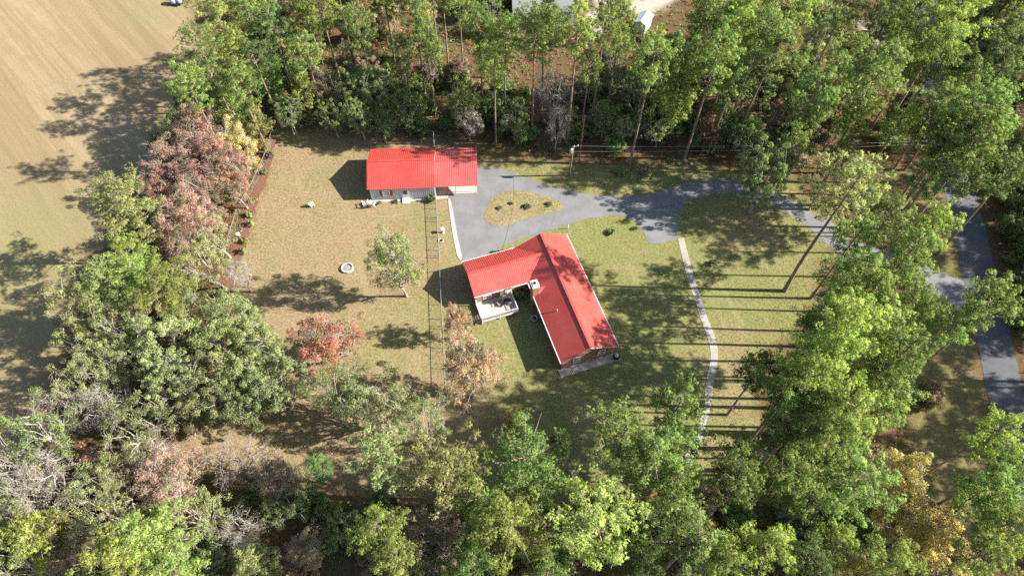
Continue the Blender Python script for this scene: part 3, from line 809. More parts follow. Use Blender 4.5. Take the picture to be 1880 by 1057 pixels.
# open carport: concrete floor, posts and a back wall
m_ = MB(); m_.box(SL + .02, GL - .3, SW_ - .6, SW_ - .48, 0, GE - .02); m_.build("carport_wall", M['siding'], small)
m_ = MB(); m_.box(SL + .03, GL - .25, .85, SW_ - .62, -.02, .05); m_.build("carport_floor", M['cream'], small)
for (u_, v_) in ((GL - .35, .95), (13.0, .95), (GL - .35, SW_ - .9), (GL - .35, SW_ / 2)):
    m_ = MB(); m_.box(u_ - .06, u_ + .06, v_ - .06, v_ + .06, .05, GE + (.25 if v_ < 2 else .2) if v_ != SW_ / 2 else GR - .1); m_.build("post", M['white'], small)
m_ = MB(); m_.bar((SL + .05, .95, GE + .16), (GL - .1, .95, GE + .16), .10, .16); m_.build("beam", M['white'], small)
window(small, (2.65, .11), (1, 0), (0, -1), 1.0, .95, 1.05, 'white', 'shutter')
m_ = MB(); m_.box(5.0, 5.95, .07, .18, .15, 2.2); dr = m_.build("door", M['white'], small)
q = MB(); q.box(5.15, 5.80, .055, .075, 1.2, 2.0); q.build("pane", M['glass'], dr)
q = MB(); q.box(5.84, 5.90, .0, .07, 1.05, 1.12); q.build("handle", M['steel'], dr)
for k in range(2):
    q = MB(); q.box(4.9, 6.05, -.42 - .3 * k, .06 - .481 * k, -.02, .30 - .15 * k); q.build("step", M['white'], small)
q = MB(); q.box(.1, SL + .05, -.34, .10, -.02, .06); q.build("apron", M['concrete'], small)
flat("concrete_walk", P2([(800, 366), (800, 358), (823, 357), (823, 364)]), -.02, .04, M['concrete'], "short pale concrete walk between the small house and the driveway")

# neighbour's building and shed at the top of the picture
nb0 = px(941, 25, 2.8)
nbh = empty("neighbour_house", (nb0[0], nb0[1], 0), math.radians(2)); tag(nbh, "pale grey roofed building at the top edge behind the pines", "house")
m_ = MB(); m_.box(.3, 11.7, .3, 11.7, 0, 2.75); m_.build("wall", M['siding'], nbh)
m_ = MB(); slab(m_, [(0, 0, 2.8), (12, 0, 2.8), (12, 6, 4.8), (0, 6, 4.8)], .1); slab(m_, [(0, 6, 4.8), (12, 6, 4.8), (12, 12, 2.8), (0, 12, 2.8)], .1)
m_.add([(.3, .3, 2.75), (.3, 11.7, 2.75), (.3, 6, 4.65), (11.7, .3, 2.75), (11.7, 11.7, 2.75), (11.7, 6, 4.65)], [(0, 2, 1), (3, 4, 5)])
m_.build("roof", M['shingle'], nbh)
for x_ in (2.5, 6, 9.5): window(nbh, (x_, .3), (1, 0), (0, -1), 1, 1.2, 1)
sp_ = px(1179, 52)
shed = empty("garden_shed", sp_, math.radians(-28)); tag(shed, "small white shed with pale metal gable roof among the pines at the top", "shed")
m_ = MB(); m_.box(-1.05, 1.05, -1.6, 1.6, 0, 2.0); m_.add([(-1.05, -1.6, 2.0), (1.05, -1.6, 2.0), (0, -1.6, 2.55), (-1.05, 1.6, 2.0), (1.05, 1.6, 2.0), (0, 1.6, 2.55)], [(0, 1, 2), (3, 5, 4)]); m_.build("wall", M['white'], shed)
m_ = MB(); slab(m_, [(-1.25, -1.8, 1.95), (0, -1.8, 2.62), (0, 1.8, 2.62), (-1.25, 1.8, 1.95)]); slab(m_, [(0, -1.8, 2.62), (1.25, -1.8, 1.95), (1.25, 1.8, 1.95), (0, 1.8, 2.62)]); m_.build("roof", M['tin'], shed)
m_ = MB(); m_.box(-.45, .45, -1.66, -1.6, .05, 1.8); dr = m_.build("door", M['tin'], shed)
q = MB(); q.box(.3, .38, -1.7, -1.66, .9, 1.0); q.build("handle", M['dark'], dr)
# trampoline
tr = empty("trampoline", px(1018, 44)); tag(tr, "round dark trampoline among the pines at the top", "trampoline")
m_ = MB(); m_.lathe([(0, .82), (1.45, .85)], 28); m_.build("mat", M['black'], tr)
m_ = MB(); m_.lathe([(1.45, .86), (1.5, .9), (1.75, .9), (1.78, .84), (1.45, .82)], 28); m_.build("edge_pad", M['blue'], tr)
for k in range(6):
    a_ = k * math.pi / 3; q = MB(); q.tube([(1.7 * math.cos(a_), 1.7 * math.sin(a_), 0), (1.7 * math.cos(a_), 1.7 * math.sin(a_), .84)], [.03, .03], 6); q.build("leg", M['steel'], tr)
chair(px(1080, 88), 0.6, M['dark'], "dark chair on a clearing among the pines at the top", None, 1.2)

# pickup, trailer and white tanks at the top left edge
def pickup(loc, rz, mat, label):
    t = empty("pickup_truck", loc, rz)
    m_ = MB(); prof = [(-2.7, .55), (-2.7, 1.05), (-.75, 1.08), (-.7, 1.12), (-.45, 1.78), (.75, 1.80), (1.35, 1.18), (2.5, 1.02), (2.65, .8), (2.65, .5)]
    n_ = len(prof)
    vs = [(x, -.92 + (.12 if z > 1.3 else 0), z) for x, z in prof] + [(x, .92 - (.12 if z > 1.3 else 0), z) for x, z in prof]
    m_.add(vs, [tuple(range(n_)), tuple(range(2 * n_ - 1, n_ - 1, -1))] + [(i, n_ + i, n_ + (i + 1) % n_, (i + 1) % n_) for i in range(n_)])
    m_.build("body", mat, t)
    q = MB(); q.box(-2.6, -.85, -.75, .75, 1.06, 1.09); q.build("bed", M['dark'], t)
    q = MB(); q.add([(.80, -.74, 1.80), (.80, .74, 1.80), (1.36, .80, 1.22), (1.36, -.80, 1.22)], [(0, 1, 2, 3)]); q.build("windscreen", M['glass'], t)
    for x in (-1.7, 1.7):
        for s in (-1, 1):
            w = MB(); w.tube([(x, s * .72, .38), (x, s * .95, .38)], [.38, .38], 16); ww = w.build("wheel", M['black'], t)
            w = MB(); w.tube([(x, s * .95, .38), (x, s * .965, .38)], [.2, .2], 12); w.build("rim", M['steel'], ww)
    return tag(t, label, "pickup")
pickup(px(349, -6), math.radians(8), M['blue'], "dark blue pickup at the top left edge by the field")
tl = empty("utility_trailer", px(327, 8), math.radians(4)); tag(tl, "low black trailer carrying white tanks at the top left", "trailer")
m_ = MB(); m_.box(-1.3, 1.1, -.65, .65, .38, .46); m_.build("bed", M['dark'], tl)
m_ = MB(); m_.bar((1.1, 0, .42), (2.0, 0, .42), .07); m_.build("drawbar", M['dark'], tl)
for s in (-1, 1):
    w = MB(); w.tube([(-.1, s * .68, .28), (-.1, s * .86, .28)], [.28, .28], 14); w.build("wheel", M['black'], tl)
for k, (x, s, lb) in enumerate([(-.55, .62, "larger white plastic tank on the trailer at the top left"), (.5, .48, "smaller white plastic tank on the trailer at the top left")]):
    o = empty("plastic_tank", (tl.location[0] + x, tl.location[1], .46)); tag(o, lb, "tank")
    q = MB(); q.lathe([(0, 0), (s * .9, 0), (s, .08), (s, .8), (s * .85, .98), (s * .3, 1.08), (s * .3, 1.14), (0, 1.14)], 18); q.build("body", M['white'], o)
    q = MB(); q.lathe([(0, 1.18), (s * .26, 1.18), (s * .28, 1.14)], 12); q.build("lid", M['dark'], o)

# ------------------------------------------------------------------ fences, poles, wires
def fence(name, pts, h, mat, label, spacing=2.6, wire=0.16, rail=True, extra_posts=()):
    p0 = pts[0]
    t = empty(name, (p0[0], p0[1], 0)); tag(t, label, "fence")
    loc = [Vector((p[0] - p0[0], p[1] - p0[1], 0)) for p in pts]
    r = random.Random(4)
    net = MB(); first = True
    for i in range(len(loc) - 1):
        a, b = loc[i], loc[i + 1]; Ls = (b - a).length; n = max(1, round(Ls / spacing)); d = (b - a) / Ls
        for k in range(n + 1):
            if k == 0 and not first: continue
            c = a.lerp(b, k / n); q = MB(); q.tube([(c.x, c.y, -.05), (c.x + r.uniform(-.02, .02), c.y, h + .05)], [.034, .034], 6); q.build("post", mat, t)
        first = False
        if rail:
            q = MB(); q.bar(a + Vector((0, 0, h)), b + Vector((0, 0, h)), .05, .045); q.build("top_rail", mat, t)
            q = MB(); q.bar(a + Vector((0, 0, .08)), b + Vector((0, 0, .08)), .02, .02); q.build("bottom_wire", mat, t)
        m = int(Ls / wire)
        for k in range(-int(h / wire), m + 1):           # woven wire, two diagonal sets
            for sgn in (1, -1):
                s0 = k * wire; s1 = s0 + h - .1
                za, zb = (.08, h - .02) if sgn > 0 else (h - .02, .08)
                t0 = max(0, (0 - s0) / (s1 - s0)); t1 = min(1, (Ls - s0) / (s1 - s0))
                if t1 - t0 < .02: continue
                pa = a + d * (s0 + (s1 - s0) * t0) + Vector((0, 0, za + (zb - za) * t0)); pb = a + d * (s0 + (s1 - s0) * t1) + Vector((0, 0, za + (zb - za) * t1))
                net.bar(pa, pb, .006, .006)
    o = net.build("wire_mesh", mat, t); o["kind"] = "stuff"
    return t
F2 = lambda pts: [px(u, v)[:2] for u, v in pts]
yard = fence("chain_link_fence", F2([(801, 371), (807, 470), (811, 560), (815, 640), (818, 715)]), 1.15, M['steel'], "chain link fence dividing the yard between the two red-roofed houses", 3.1, 0.22)
y0_ = yard.location
for (va, vb) in ((374, 384), (400, 408), (460, 474), (586, 604)):   # gate frames hung in the fence line
    for v in (va, vb):
        f_ = (v - 371) / (812 - 371); p = px(801 + 22 * f_ - 1, v)
        q = MB(); q.tube([(p[0] - y0_[0] + .05, p[1] - y0_[1], 0), (p[0] - y0_[0] + .05, p[1] - y0_[1], 1.2)], [.04, .04], 6); q.build("gate_post", M['dark'], yard)
fence("back_fence", F2([(512, 230), (600, 235), (700, 242), (798, 251)]), 1.2, M['steel'], "grey wire fence along the shaded wood behind the small house", 3.0, 0.3)
fence("side_fence", F2([(797, 253), (798, 270)]), 1.2, M['white'], "short white fence run joining the small house to the back fence", 1.6, 0.25)
fence("bed_fence", F2([(503, 245), (492, 285), (468, 340), (440, 388), (424, 440), (410, 500)]), 1.1, M['wood'], "low weathered fence along the mulch bed on the left", 2.4, 0.3)
fence("lower_fence", F2([(355, 882), (480, 893), (600, 906), (740, 924), (900, 942)]), 1.0, M['pole'], "low brown wire fence across the woods at the bottom left", 2.8, 0.25)

def utility(loc, h, lean, label, transformer=False, cross=True, r0=.15):
    t = empty("utility_pole", loc); tag(t, label, "pole")
    q = MB(); q.tube([(0, 0, -.2), (lean[0] * .5, lean[1] * .5, h * .5), (lean[0], lean[1], h)], [r0, r0 * .85, r0 * .7], 10); q.build("shaft", M['pole'], t)
    if cross:
        q = MB(); q.bar((lean[0] - .2, lean[1], h - .25), (lean[0] + .7, lean[1], h + .05), .1, .12); q.build("crossarm", M['white'], t)
        for k in range(2):
            q = MB(); q.lathe([(.05, 0), (.08, .05), (.05, .1), (.08, .15), (.0, .22)], 10, (lean[0] + .1 + .5 * k, lean[1])); q.v = [(x, y, z + h - .1 + .15 * k) for x, y, z in q.v]; q.build("insulator", M['white'], t)
    if transformer:
        q = MB(); q.lathe([(0, 0), (.24, .02), (.25, .1), (.25, .75), (.2, .85), (0, .9)], 16, (lean[0] - .3, lean[1] - .1)); q.v = [(x, y, z + h - 1.3) for x, y, z in q.v]; q.build("transformer", M['steel'], t)
    return t
U1 = px(1045, 322); utility(U1, 6.9, (.15, -.5), "leaning utility pole with white transformer beside the driveway", True)
U2 = px(1063, 299); utility(U2, 10.0, (0, -.1), "bare wooden pole with no wires standing behind the transformer pole", False, False, .13)
U3 = px(1660, 314); utility(U3, 6.6, (0, 0), "slim utility pole in the shade near the road", False, True, .12)
for (za, zb, lb) in ((6.85, 6.5, "upper power line running right from the transformer pole"), (5.7, 5.9, "lower power line running right from the transformer pole")):
    a = Vector((U1[0] + .15, U1[1] - .45, za)); b = Vector((U3[0], U3[1], zb)); pts = []
    for k in range(25):
        f_ = k / 24; p = a.lerp(b, f_); p.z -= 0.5 * 4 * f_ * (1 - f_); pts.append(p)
    q = MB(); q.tube(pts, [.014] * 25, 5); tag(q.build("power_line", M['steel']), lb, "cable", "overhead lines")
a = Vector((U1[0] + .1, U1[1] - .4, 5.6)); b = Vector(at_house(3.0, 1.0, 4.2)); pts = []
for k in range(17):
    f_ = k / 16; p = a.lerp(b, f_); p.z -= 0.5 * 4 * f_ * (1 - f_); pts.append(p)
q = MB(); q.tube(pts, [.014] * 17, 5); tag(q.build("power_line", M['dark']), "thin service cable from the transformer pole to the brick house", "cable", "overhead lines")

# ------------------------------------------------------------------ small yard things
pit = empty("fire_pit", px(638, 493)); tag(pit, "round stone fire pit full of grey ash in the dry yard", "fire pit")
for k in range(18):
    a0 = 2 * math.pi * k / 18; a1 = 2 * math.pi * (k + .93) / 18; q = MB(); ro, ri = .86, .68; hh = .30 + random.uniform(-.02, .02)
    q.prism([(ri * math.cos(a0), ri * math.sin(a0)), (ro * math.cos(a0), ro * math.sin(a0)), (ro * math.cos((a0 + a1) / 2), ro * math.sin((a0 + a1) / 2)), (ro * math.cos(a1), ro * math.sin(a1)), (ri * math.cos(a1), ri * math.sin(a1))], -.02, hh); q.build("stone", M['stone'], pit)
q = MB(); q.lathe([(0, .20), (.3, .18), (.69, .12)], 20); q.build("ash", M['ash'], pit)
ur = empty("garden_urn", px(813.5, 427)); tag(ur, "white pedestal urn standing by the yard fence", "urn")
q = MB(); q.lathe([(0, 0), (.24, 0), (.24, .1), (.13, .16), (.11, .45), (.2, .55), (.27, .75), (.29, .95), (.24, .95), (.15, .85), (0, .85)], 18); q.build("body", M['white'], ur)
rg = empty("stone_ring", px(809.5, 442)); tag(rg, "small round white stone ring beside the yard fence", "planter")
q = MB(); q.lathe([(.28, -.02), (.38, -.02), (.39, .12), (.35, .16), (.30, .14), (.28, .02)], 20); q.build("rim", M['stone'], rg)
q = MB(); q.lathe([(0, .05), (.29, .04)], 16); q.build("soil", M['soil'], rg)
bx = empty("crate", px(438, 432), .5); tag(bx, "small white box on the mulch bed", "box")
q = MB(); q.box(-.25, .25, -.2, .2, 0, .4); q.build("body", M['white'], bx)
q = MB(); q.box(-.27, .27, -.22, .22, .4, .45); q.build("lid", M['white'], bx)
pp = empty("marker_post", px(1043, 420)); tag(pp, "short white post at the corner of the lawn above the brick house", "post")
q = MB(); q.tube([(0, 0, 0), (0, 0, .85)], [.05, .05], 8); q.build("shaft", M['white'], pp)
q = MB(); q.lathe([(.07, .85), (.07, .9), (0, .96)], 8); q.build("cap", M['white'], pp)
bn = empty("wooden_bench", px(430, 505), .3); tag(bn, "low brown wooden bench at the lower end of the mulch bed", "bench")
q = MB(); q.box(-.5, .5, -.18, .18, .38, .44); q.build("seat", M['pole'], bn)
for s in (-1, 1):
    q = MB(); q.box(s * .4 - .05, s * .4 + .05, -.16, .16, 0, .38); q.build("leg", M['pole'], bn)
#TREES#
# ------------------------------------------------------------------ trees: prototype meshes
def unit(v): return v / (np.linalg.norm(v, axis=-1, keepdims=True) + 1e-9)
def tubes_tris(paths, n=5):
    out = []
    for pts, rad in paths:
        V, F = tube_vf(pts, rad, n)
        V = np.array([tuple(v) for v in V], np.float32)
        F = np.array(F)
        out.append(V[F[:, [0, 1, 2]]]); out.append(V[F[:, [0, 2, 3]]])
    return np.concatenate(out)
def fast_twigs(A, Bp, ra, rb):
    """three-sided thin twigs from A to Bp, vectorised"""
    d = unit(Bp - A); s = unit(np.cross(d, np.array([0.3, 0.9, 0.2]))); t = np.cross(d, s)
    tri = []
    for k in range(3):
        a0, a1 = 2 * math.pi * k / 3, 2 * math.pi * (k + 1) / 3
        o0 = s * math.cos(a0) + t * math.sin(a0); o1 = s * math.cos(a1) + t * math.sin(a1)
        p0, p1, q0, q1 = A + o0 * ra, A + o1 * ra, Bp + o0 * rb, Bp + o1 * rb
        tri += [np.stack([p0, p1, q1], 1), np.stack([p0, q1, q0], 1)]
    return np.concatenate(tri)
def needles(c, dirv, ln, wd, rng):
    """narrow triangles from c along dirv"""
    s = unit(np.cross(dirv, rng.normal(size=dirv.shape)))
    return np.stack([c - s * wd[:, None] / 2, c + s * wd[:, None] / 2, c + dirv * ln[:, None]], 1)
def leaves(c, size, rng, up=0.5):
    """roughly equilateral leaf-spray triangles with random tilt, biased to face up"""
    n = unit(rng.normal(size=c.shape) + np.array([0, 0, up]))
    s = unit(np.cross(n, rng.normal(size=c.shape))); t = np.cross(n, s)
    z = size[:, None]
    return np.stack([c - s * z * .55 - t * z * .35, c + s * z * .55 - t * z * .35, c + t * z * .75], 1)

def proto_pine(seed, H=22.0, R=4.0, base=0.55, nb=46, dens=1.0, lean=0.0):
    rng = np.random.default_rng(seed)
    paths = []; k = np.linspace(0, 1, 9)
    bend = rng.normal(size=2) * 0.25; amp = rng.normal(size=2) * 0.07
    tx = bend[0] * k ** 2 + amp[0] * np.sin(k * 5); ty = bend[1] * k ** 2 + amp[1] * np.sin(k * 5 + 1)
    r0 = 0.205
    trunk = [(tx[i], ty[i], k[i] * H - (0.1 if i == 0 else 0)) for i in range(9)]
    paths.append((trunk, [r0 * (1.25 if i == 0 else 1) * (1 - 0.82 * k[i]) + .02 for i in range(9)]))
    cl = []; cr = []
    az = rng.uniform(0, 6.28)
    lop = rng.uniform(0, 6.28)
    tw = []
    for i in range(nb):
        f = (i + rng.uniform(0, 1)) / nb
        f = f ** 0.85
        z = H * (base + (0.985 - base) * f)
        az += 2.399 + rng.normal() * 0.5
        prof = (np.sin(np.pi * min(1, 0.20 + 0.78 * f)) ** 0.75) if f < .9 else 0.30
        Lb = R * prof * rng.uniform(0.62, 1.0) * (1 + 0.18 * math.cos(az - lop))
        if f < 0.25 and rng.random() < 0.40: Lb *= 0.45
        rise = (0.10 + 0.55 * f) * Lb + rng.normal() * .25
        x0 = np.interp(z / H, k, tx); y0 = np.interp(z / H, k, ty)
        d = np.array([math.cos(az), math.sin(az)])
        pts = []
        for s in (0, .35, .7, 1):
            pts.append((x0 + d[0] * Lb * s, y0 + d[1] * Lb * s, z + rise * s ** 1.3 - .12 * math.sin(s * 3) * Lb * .3))
        paths.append((pts, [.075, .05, .032, .012]))
        if rng.random() < 0.07: continue                     # a bare branch
        ncl = max(3, int(2.7 * Lb + 1))
        for j in range(ncl):
            s = 0.35 + 0.65 * (j + rng.uniform(.2, 1)) / ncl
            off = rng.normal(size=3) * np.array([.48, .48, .30]) * (0.45 + .3 * Lb * .5)
            p = np.array([np.interp(s, (0, .35, .7, 1), [q[m] for q in pts]) for m in range(3)])
            c = p + off + np.array([0, 0, .12])
            cl.append(c); cr.append(rng.uniform(.28, .52)); tw.append((p, c))
    cl.append(np.array([tx[-1], ty[-1], H])); cr.append(.6); tw.append((np.array([tx[-1], ty[-1], H - .4]), cl[-1]))
    cl = np.array(cl); cr = np.array(cr)
    wood = tubes_tris(paths[:1], 8); limbs = tubes_tris(paths[1:], 4)
    A = np.array([a for a, b in tw]); Bq = np.array([b for a, b in tw])
    limbs = np.concatenate([limbs, fast_twigs(A, Bq, .022, .010)])
    nt = max(8, int(19 * dens)); nn = 8
    m = len(cl)
    u = unit(rng.normal(size=(m, nt, 3))) * rng.uniform(.25, 1, (m, nt, 1)) ** .5
    tc = cl[:, None] + u * cr[:, None, None] * np.array([1, 1, .68])
    out = unit(u + np.array([0, 0, .55]))
    dirs = unit(out[:, :, None] + rng.normal(size=(m, nt, nn, 3)) * .75)
    c = np.broadcast_to(tc[:, :, None], dirs.shape).reshape(-1, 3)
    dv = dirs.reshape(-1, 3)
    T = needles(c, dv, rng.uniform(.14, .25, len(dv)), rng.uniform(.045, .075, len(dv)), rng)
    tint = np.clip(np.repeat(rng.normal(.5, .2, m), nt * nn) + np.repeat(rng.normal(0, .14, m * nt), nn), 0, 1)
    oc = unit(c + dv * .2 - np.repeat(cl, nt * nn, 0) + np.array([0, 0, .12]))
    return wood, limbs, T, tint, np.repeat(rng.random(m), nt * nn), oc

def proto_broad(seed, H=13.0, R=5.5, fork=.28, nlimb=7, ncl=130, clr=(.65, 1.15), nleaf=95, lsize=(.16, .28), zc=.62, rz=.40, shell=.45, trunk_r=.34, twigs=0, droop=0.0):
    rng = np.random.default_rng(seed)
    fz = H * fork
    lean = rng.normal(size=2) * .5
    trunk = [(0, 0, -.1), (lean[0] * .3, lean[1] * .3, fz * .5), (lean[0], lean[1], fz)]
    paths = [(trunk, [trunk_r * 1.25, trunk_r * .9, trunk_r * .8])]
    limb_pts = []
    az = rng.uniform(0, 6.28)
    for i in range(nlimb):
        az += 2 * math.pi / nlimb + rng.normal() * .35
        el = rng.uniform(.2, 1.2); rr = R * rng.uniform(.55, .85)
        e = np.array([math.cos(az) * rr * math.cos(el) * 1.1, math.sin(az) * rr * math.cos(el) * 1.1, zc * H + rz * H * math.sin(el) * rng.uniform(.3, .8) - rz * H * .2])
        s = np.array([lean[0], lean[1], fz * rng.uniform(.8, 1)])
        mid = s * .5 + e * .5 + np.array([0, 0, rng.uniform(-.2, .5)]) + rng.normal(size=3) * .35
        q = []
        for t in np.linspace(0, 1, 7):
            p = s * (1 - t) ** 2 + 2 * mid * t * (1 - t) + e * t * t
            if 0 < t < 1: p = p + rng.normal(size=3) * .13
            q.append(p)
        paths.append(([tuple(p) for p in q], list(np.linspace(trunk_r * .55, .035, 7))))
        limb_pts += q[2:]
    limb_pts = np.array(limb_pts)
    # clump targets inside an uneven ellipsoid
    d = unit(rng.normal(size=(ncl, 3)) + np.array([0, 0, .25]))
    lob = 1 + .20 * np.sin(3 * np.arctan2(d[:, 1], d[:, 0]) + rng.uniform(0, 6)) + .12 * np.sin(5 * np.arctan2(d[:, 1], d[:, 0]) + rng.uniform(0, 6)) + rng.normal(0, .09, ncl)
    rad = rng.uniform(shell, 1, ncl) ** .6 * lob
    cl = np.stack([d[:, 0] * R * .88 * rad, d[:, 1] * R * .88 * rad, zc * H + d[:, 2] * rz * H * rad * .9 + np.minimum(0, 0)], -1)
    cl[:, :2] += lean
    cl[:, 2] = np.maximum(cl[:, 2], H * .10)
    D = np.linalg.norm(cl[:, None] - limb_pts[None], axis=2); near = limb_pts[D.argmin(1)]
    jm = near * .5 + cl * .5 + rng.normal(size=cl.shape) * .2 + np.array([0, 0, .15])
    limbs = [tubes_tris(paths[1:], 6), fast_twigs(near, jm, .045, .03), fast_twigs(jm, cl, .03, .012)]
    if twigs:
        c2 = np.repeat(cl, twigs, 0); j2 = np.repeat(jm, twigs, 0)
        st = j2 + (c2 - j2) * rng.uniform(.2, 1, (len(c2), 1))
        en = st + unit(unit(c2 - np.array([0, 0, zc * H * .8])) + rng.normal(size=c2.shape) * .8) * rng.uniform(.5, 1.35, (len(c2), 1))
        limbs.append(fast_twigs(st, en, .017, .006))
        en2 = st + (en - st) * rng.uniform(.4, .8, (len(c2), 1)); limbs.append(fast_twigs(en2, en2 + unit((en - st) + rng.normal(size=c2.shape) * .5) * .5, .011, .004))
    cr = rng.uniform(clr[0], clr[1], ncl)
    if nleaf:
        u = unit(rng.normal(size=(ncl, nleaf, 3)) + np.array([0, 0, .15])) * rng.uniform(.2, 1, (ncl, nleaf, 1)) ** .45
        c = (cl[:, None] + u * cr[:, None, None] * np.array([1, 1, .72])).reshape(-1, 3)
        c[:, 2] -= droop * rng.random(len(c))
        T = leaves(c, rng.uniform(lsize[0], lsize[1], len(c)), rng)
        tint = np.clip(np.repeat(rng.normal(.5, .2, ncl), nleaf) + rng.normal(0, .16, ncl * nleaf), 0, 1)
    else:
        T = np.zeros((1, 3, 3)); tint = np.zeros(1)
    bl = np.clip(np.repeat(rng.random(ncl), nleaf) + rng.normal(0, .08, ncl * nleaf), 0, 1)
    oc = unit(c - np.repeat(cl, nleaf, 0) + np.array([0, 0, .15]))
    return tubes_tris(paths[:1], 8), np.concatenate(limbs), T, tint, bl, oc

PROTO = {}
def reg(kind, H, R, bark_key, builds):
    lst = []
    for wood, limbs, T, tint, bl, oc in builds:
        lst.append((tri_mesh("trunk", np.concatenate([wood, limbs]), M[bark_key]), tri_mesh("crown", T, M['leaf'], tint, bl, oc, 0.62 if 'pine' in kind else 0.48)))
    PROTO[kind] = (H, R, lst)
reg('pine', 22.0, 4.0, 'bark_pine', [proto_pine(s, base=b, nb=n_, R=4.0) for s, b, n_ in ((1, .62, 28), (2, .55, 34), (3, .66, 26), (4, .58, 30), (5, .54, 35), (6, .64, 27), (7, .60, 31), (8, .68, 24), (9, .57, 32), (10, .63, 26))])
reg('ypine', 9.0, 2.4, 'bark_pine', [proto_pine(s, H=9.0, R=2.4, base=.14, nb=44, dens=.9) for s in (21, 22, 23)])
reg('oak', 13.0, 5.5, 'bark_oak', [proto_broad(s, ncl=165, nleaf=120, clr=(.35, .78), shell=.45, lsize=(.11, .19), twigs=1) for s in (31, 32, 33, 34)])
reg('open', 13.0, 5.0, 'bark_pale', [proto_broad(s, R=5.0, ncl=78, nleaf=95, clr=(.40, .80), shell=.35, lsize=(.10, .18), trunk_r=.26, fork=.22, nlimb=9, twigs=2) for s in (35, 36, 37)])
reg('maple', 12.0, 4.2, 'bark_oak', [proto_broad(s, H=12, R=4.2, fork=.2, nlimb=8, ncl=130, clr=(.42, .80), nleaf=110, lsize=(.10, .17), zc=.58, rz=.42, shell=.3, trunk_r=.2, twigs=6) for s in (41, 42, 43)])
reg('bare', 11.0, 4.5, 'bark_pale', [proto_broad(s, H=11, R=4.5, fork=.22, nlimb=8, ncl=80, clr=(.5, .9), nleaf=16, lsize=(.10, .18), zc=.60, rz=.42, shell=.25, trunk_r=.22, twigs=7) for s in (51, 52, 53)])
reg('shrub', 3.0, 1.9, 'bark_dark', [proto_broad(s, H=3.0, R=1.9, fork=.12, nlimb=6, ncl=46, clr=(.35, .65), nleaf=70, lsize=(.13, .24), zc=.52, rz=.48, shell=.3, trunk_r=.06, twigs=1) for s in (61, 62, 63, 64)])
reg('bush', 0.8, 0.5, 'bark_dark', [proto_broad(s, H=.8, R=.5, fork=.1, nlimb=4, ncl=16, clr=(.14, .22), nleaf=45, lsize=(.06, .11), zc=.5, rz=.5, shell=.2, trunk_r=.02) for s in (71, 72)])
HC = {'open': .62, 'pine': .80, 'ypine': .50, 'oak': .62, 'maple': .58, 'bare': .60, 'shrub': .5, 'bush': .5}
CAT = {'open': 'tree', 'pine': 'tree', 'ypine': 'tree', 'oak': 'tree', 'maple': 'tree', 'bare': 'tree', 'shrub': 'shrub', 'bush': 'shrub'}
NAME = {'open': 'oak_tree', 'pine': 'pine_tree', 'ypine': 'young_pine', 'oak': 'oak_tree', 'maple': 'maple_tree', 'bare': 'bare_tree', 'shrub': 'shrub', 'bush': 'bush'}
C = {'pb': (0.356, 0.444, 0.112), 'pm': (0.262, 0.359, 0.097), 'pd': (0.183, 0.260, 0.081), 'ok': (0.274, 0.314, 0.120), 'od': (0.183, 0.244, 0.078), 'ol': (0.339, 0.373, 0.141),
     'rd': (.53, .275, .21), 'or': (0.452, 0.282, 0.169), 'pk': (0.429, 0.271, 0.209), 'yb': (0.565, 0.452, 0.158), 'r2': (0.439, 0.161, 0.096), 'lg': (0.181, 0.374, 0.072), 'gr': (0.362, 0.328, 0.260), 'br': (0.350, 0.249, 0.158)}
TREES = []
def tree(kind, mode, u, v, h, r, col, zone, label=None):
    H, R, lst = PROTO[kind]
    x, y, _ = px(u, v, h * HC[kind]) if mode == 'c' else px(u, v)
    return plant(kind, x, y, h, r, col, zone, label)
def plant(kind, x, y, h, r, col, zone, label=None):
    H, R, lst = PROTO[kind]
    i = len(TREES)
    rr = random.Random(i * 7 + 13)
    tm, cm = lst[rr.randrange(len(lst))]
    o = empty(NAME[kind], (x, y, 0), rr.uniform(0, 6.28))
    o.scale = (r / R, r / R, h / H)
    t = link("trunk", tm, o); c = link("crown", cm, o)
    base = C[col]; j = rr.uniform(.80, 1.20)
    c.color = (base[0] * j * rr.uniform(.93, 1.08), base[1] * j, base[2] * j * rr.uniform(.9, 1.15), 1)
    TREES.append((o, kind, zone, col, label, to_px((x, y, h * HC[kind])), h))
    return o

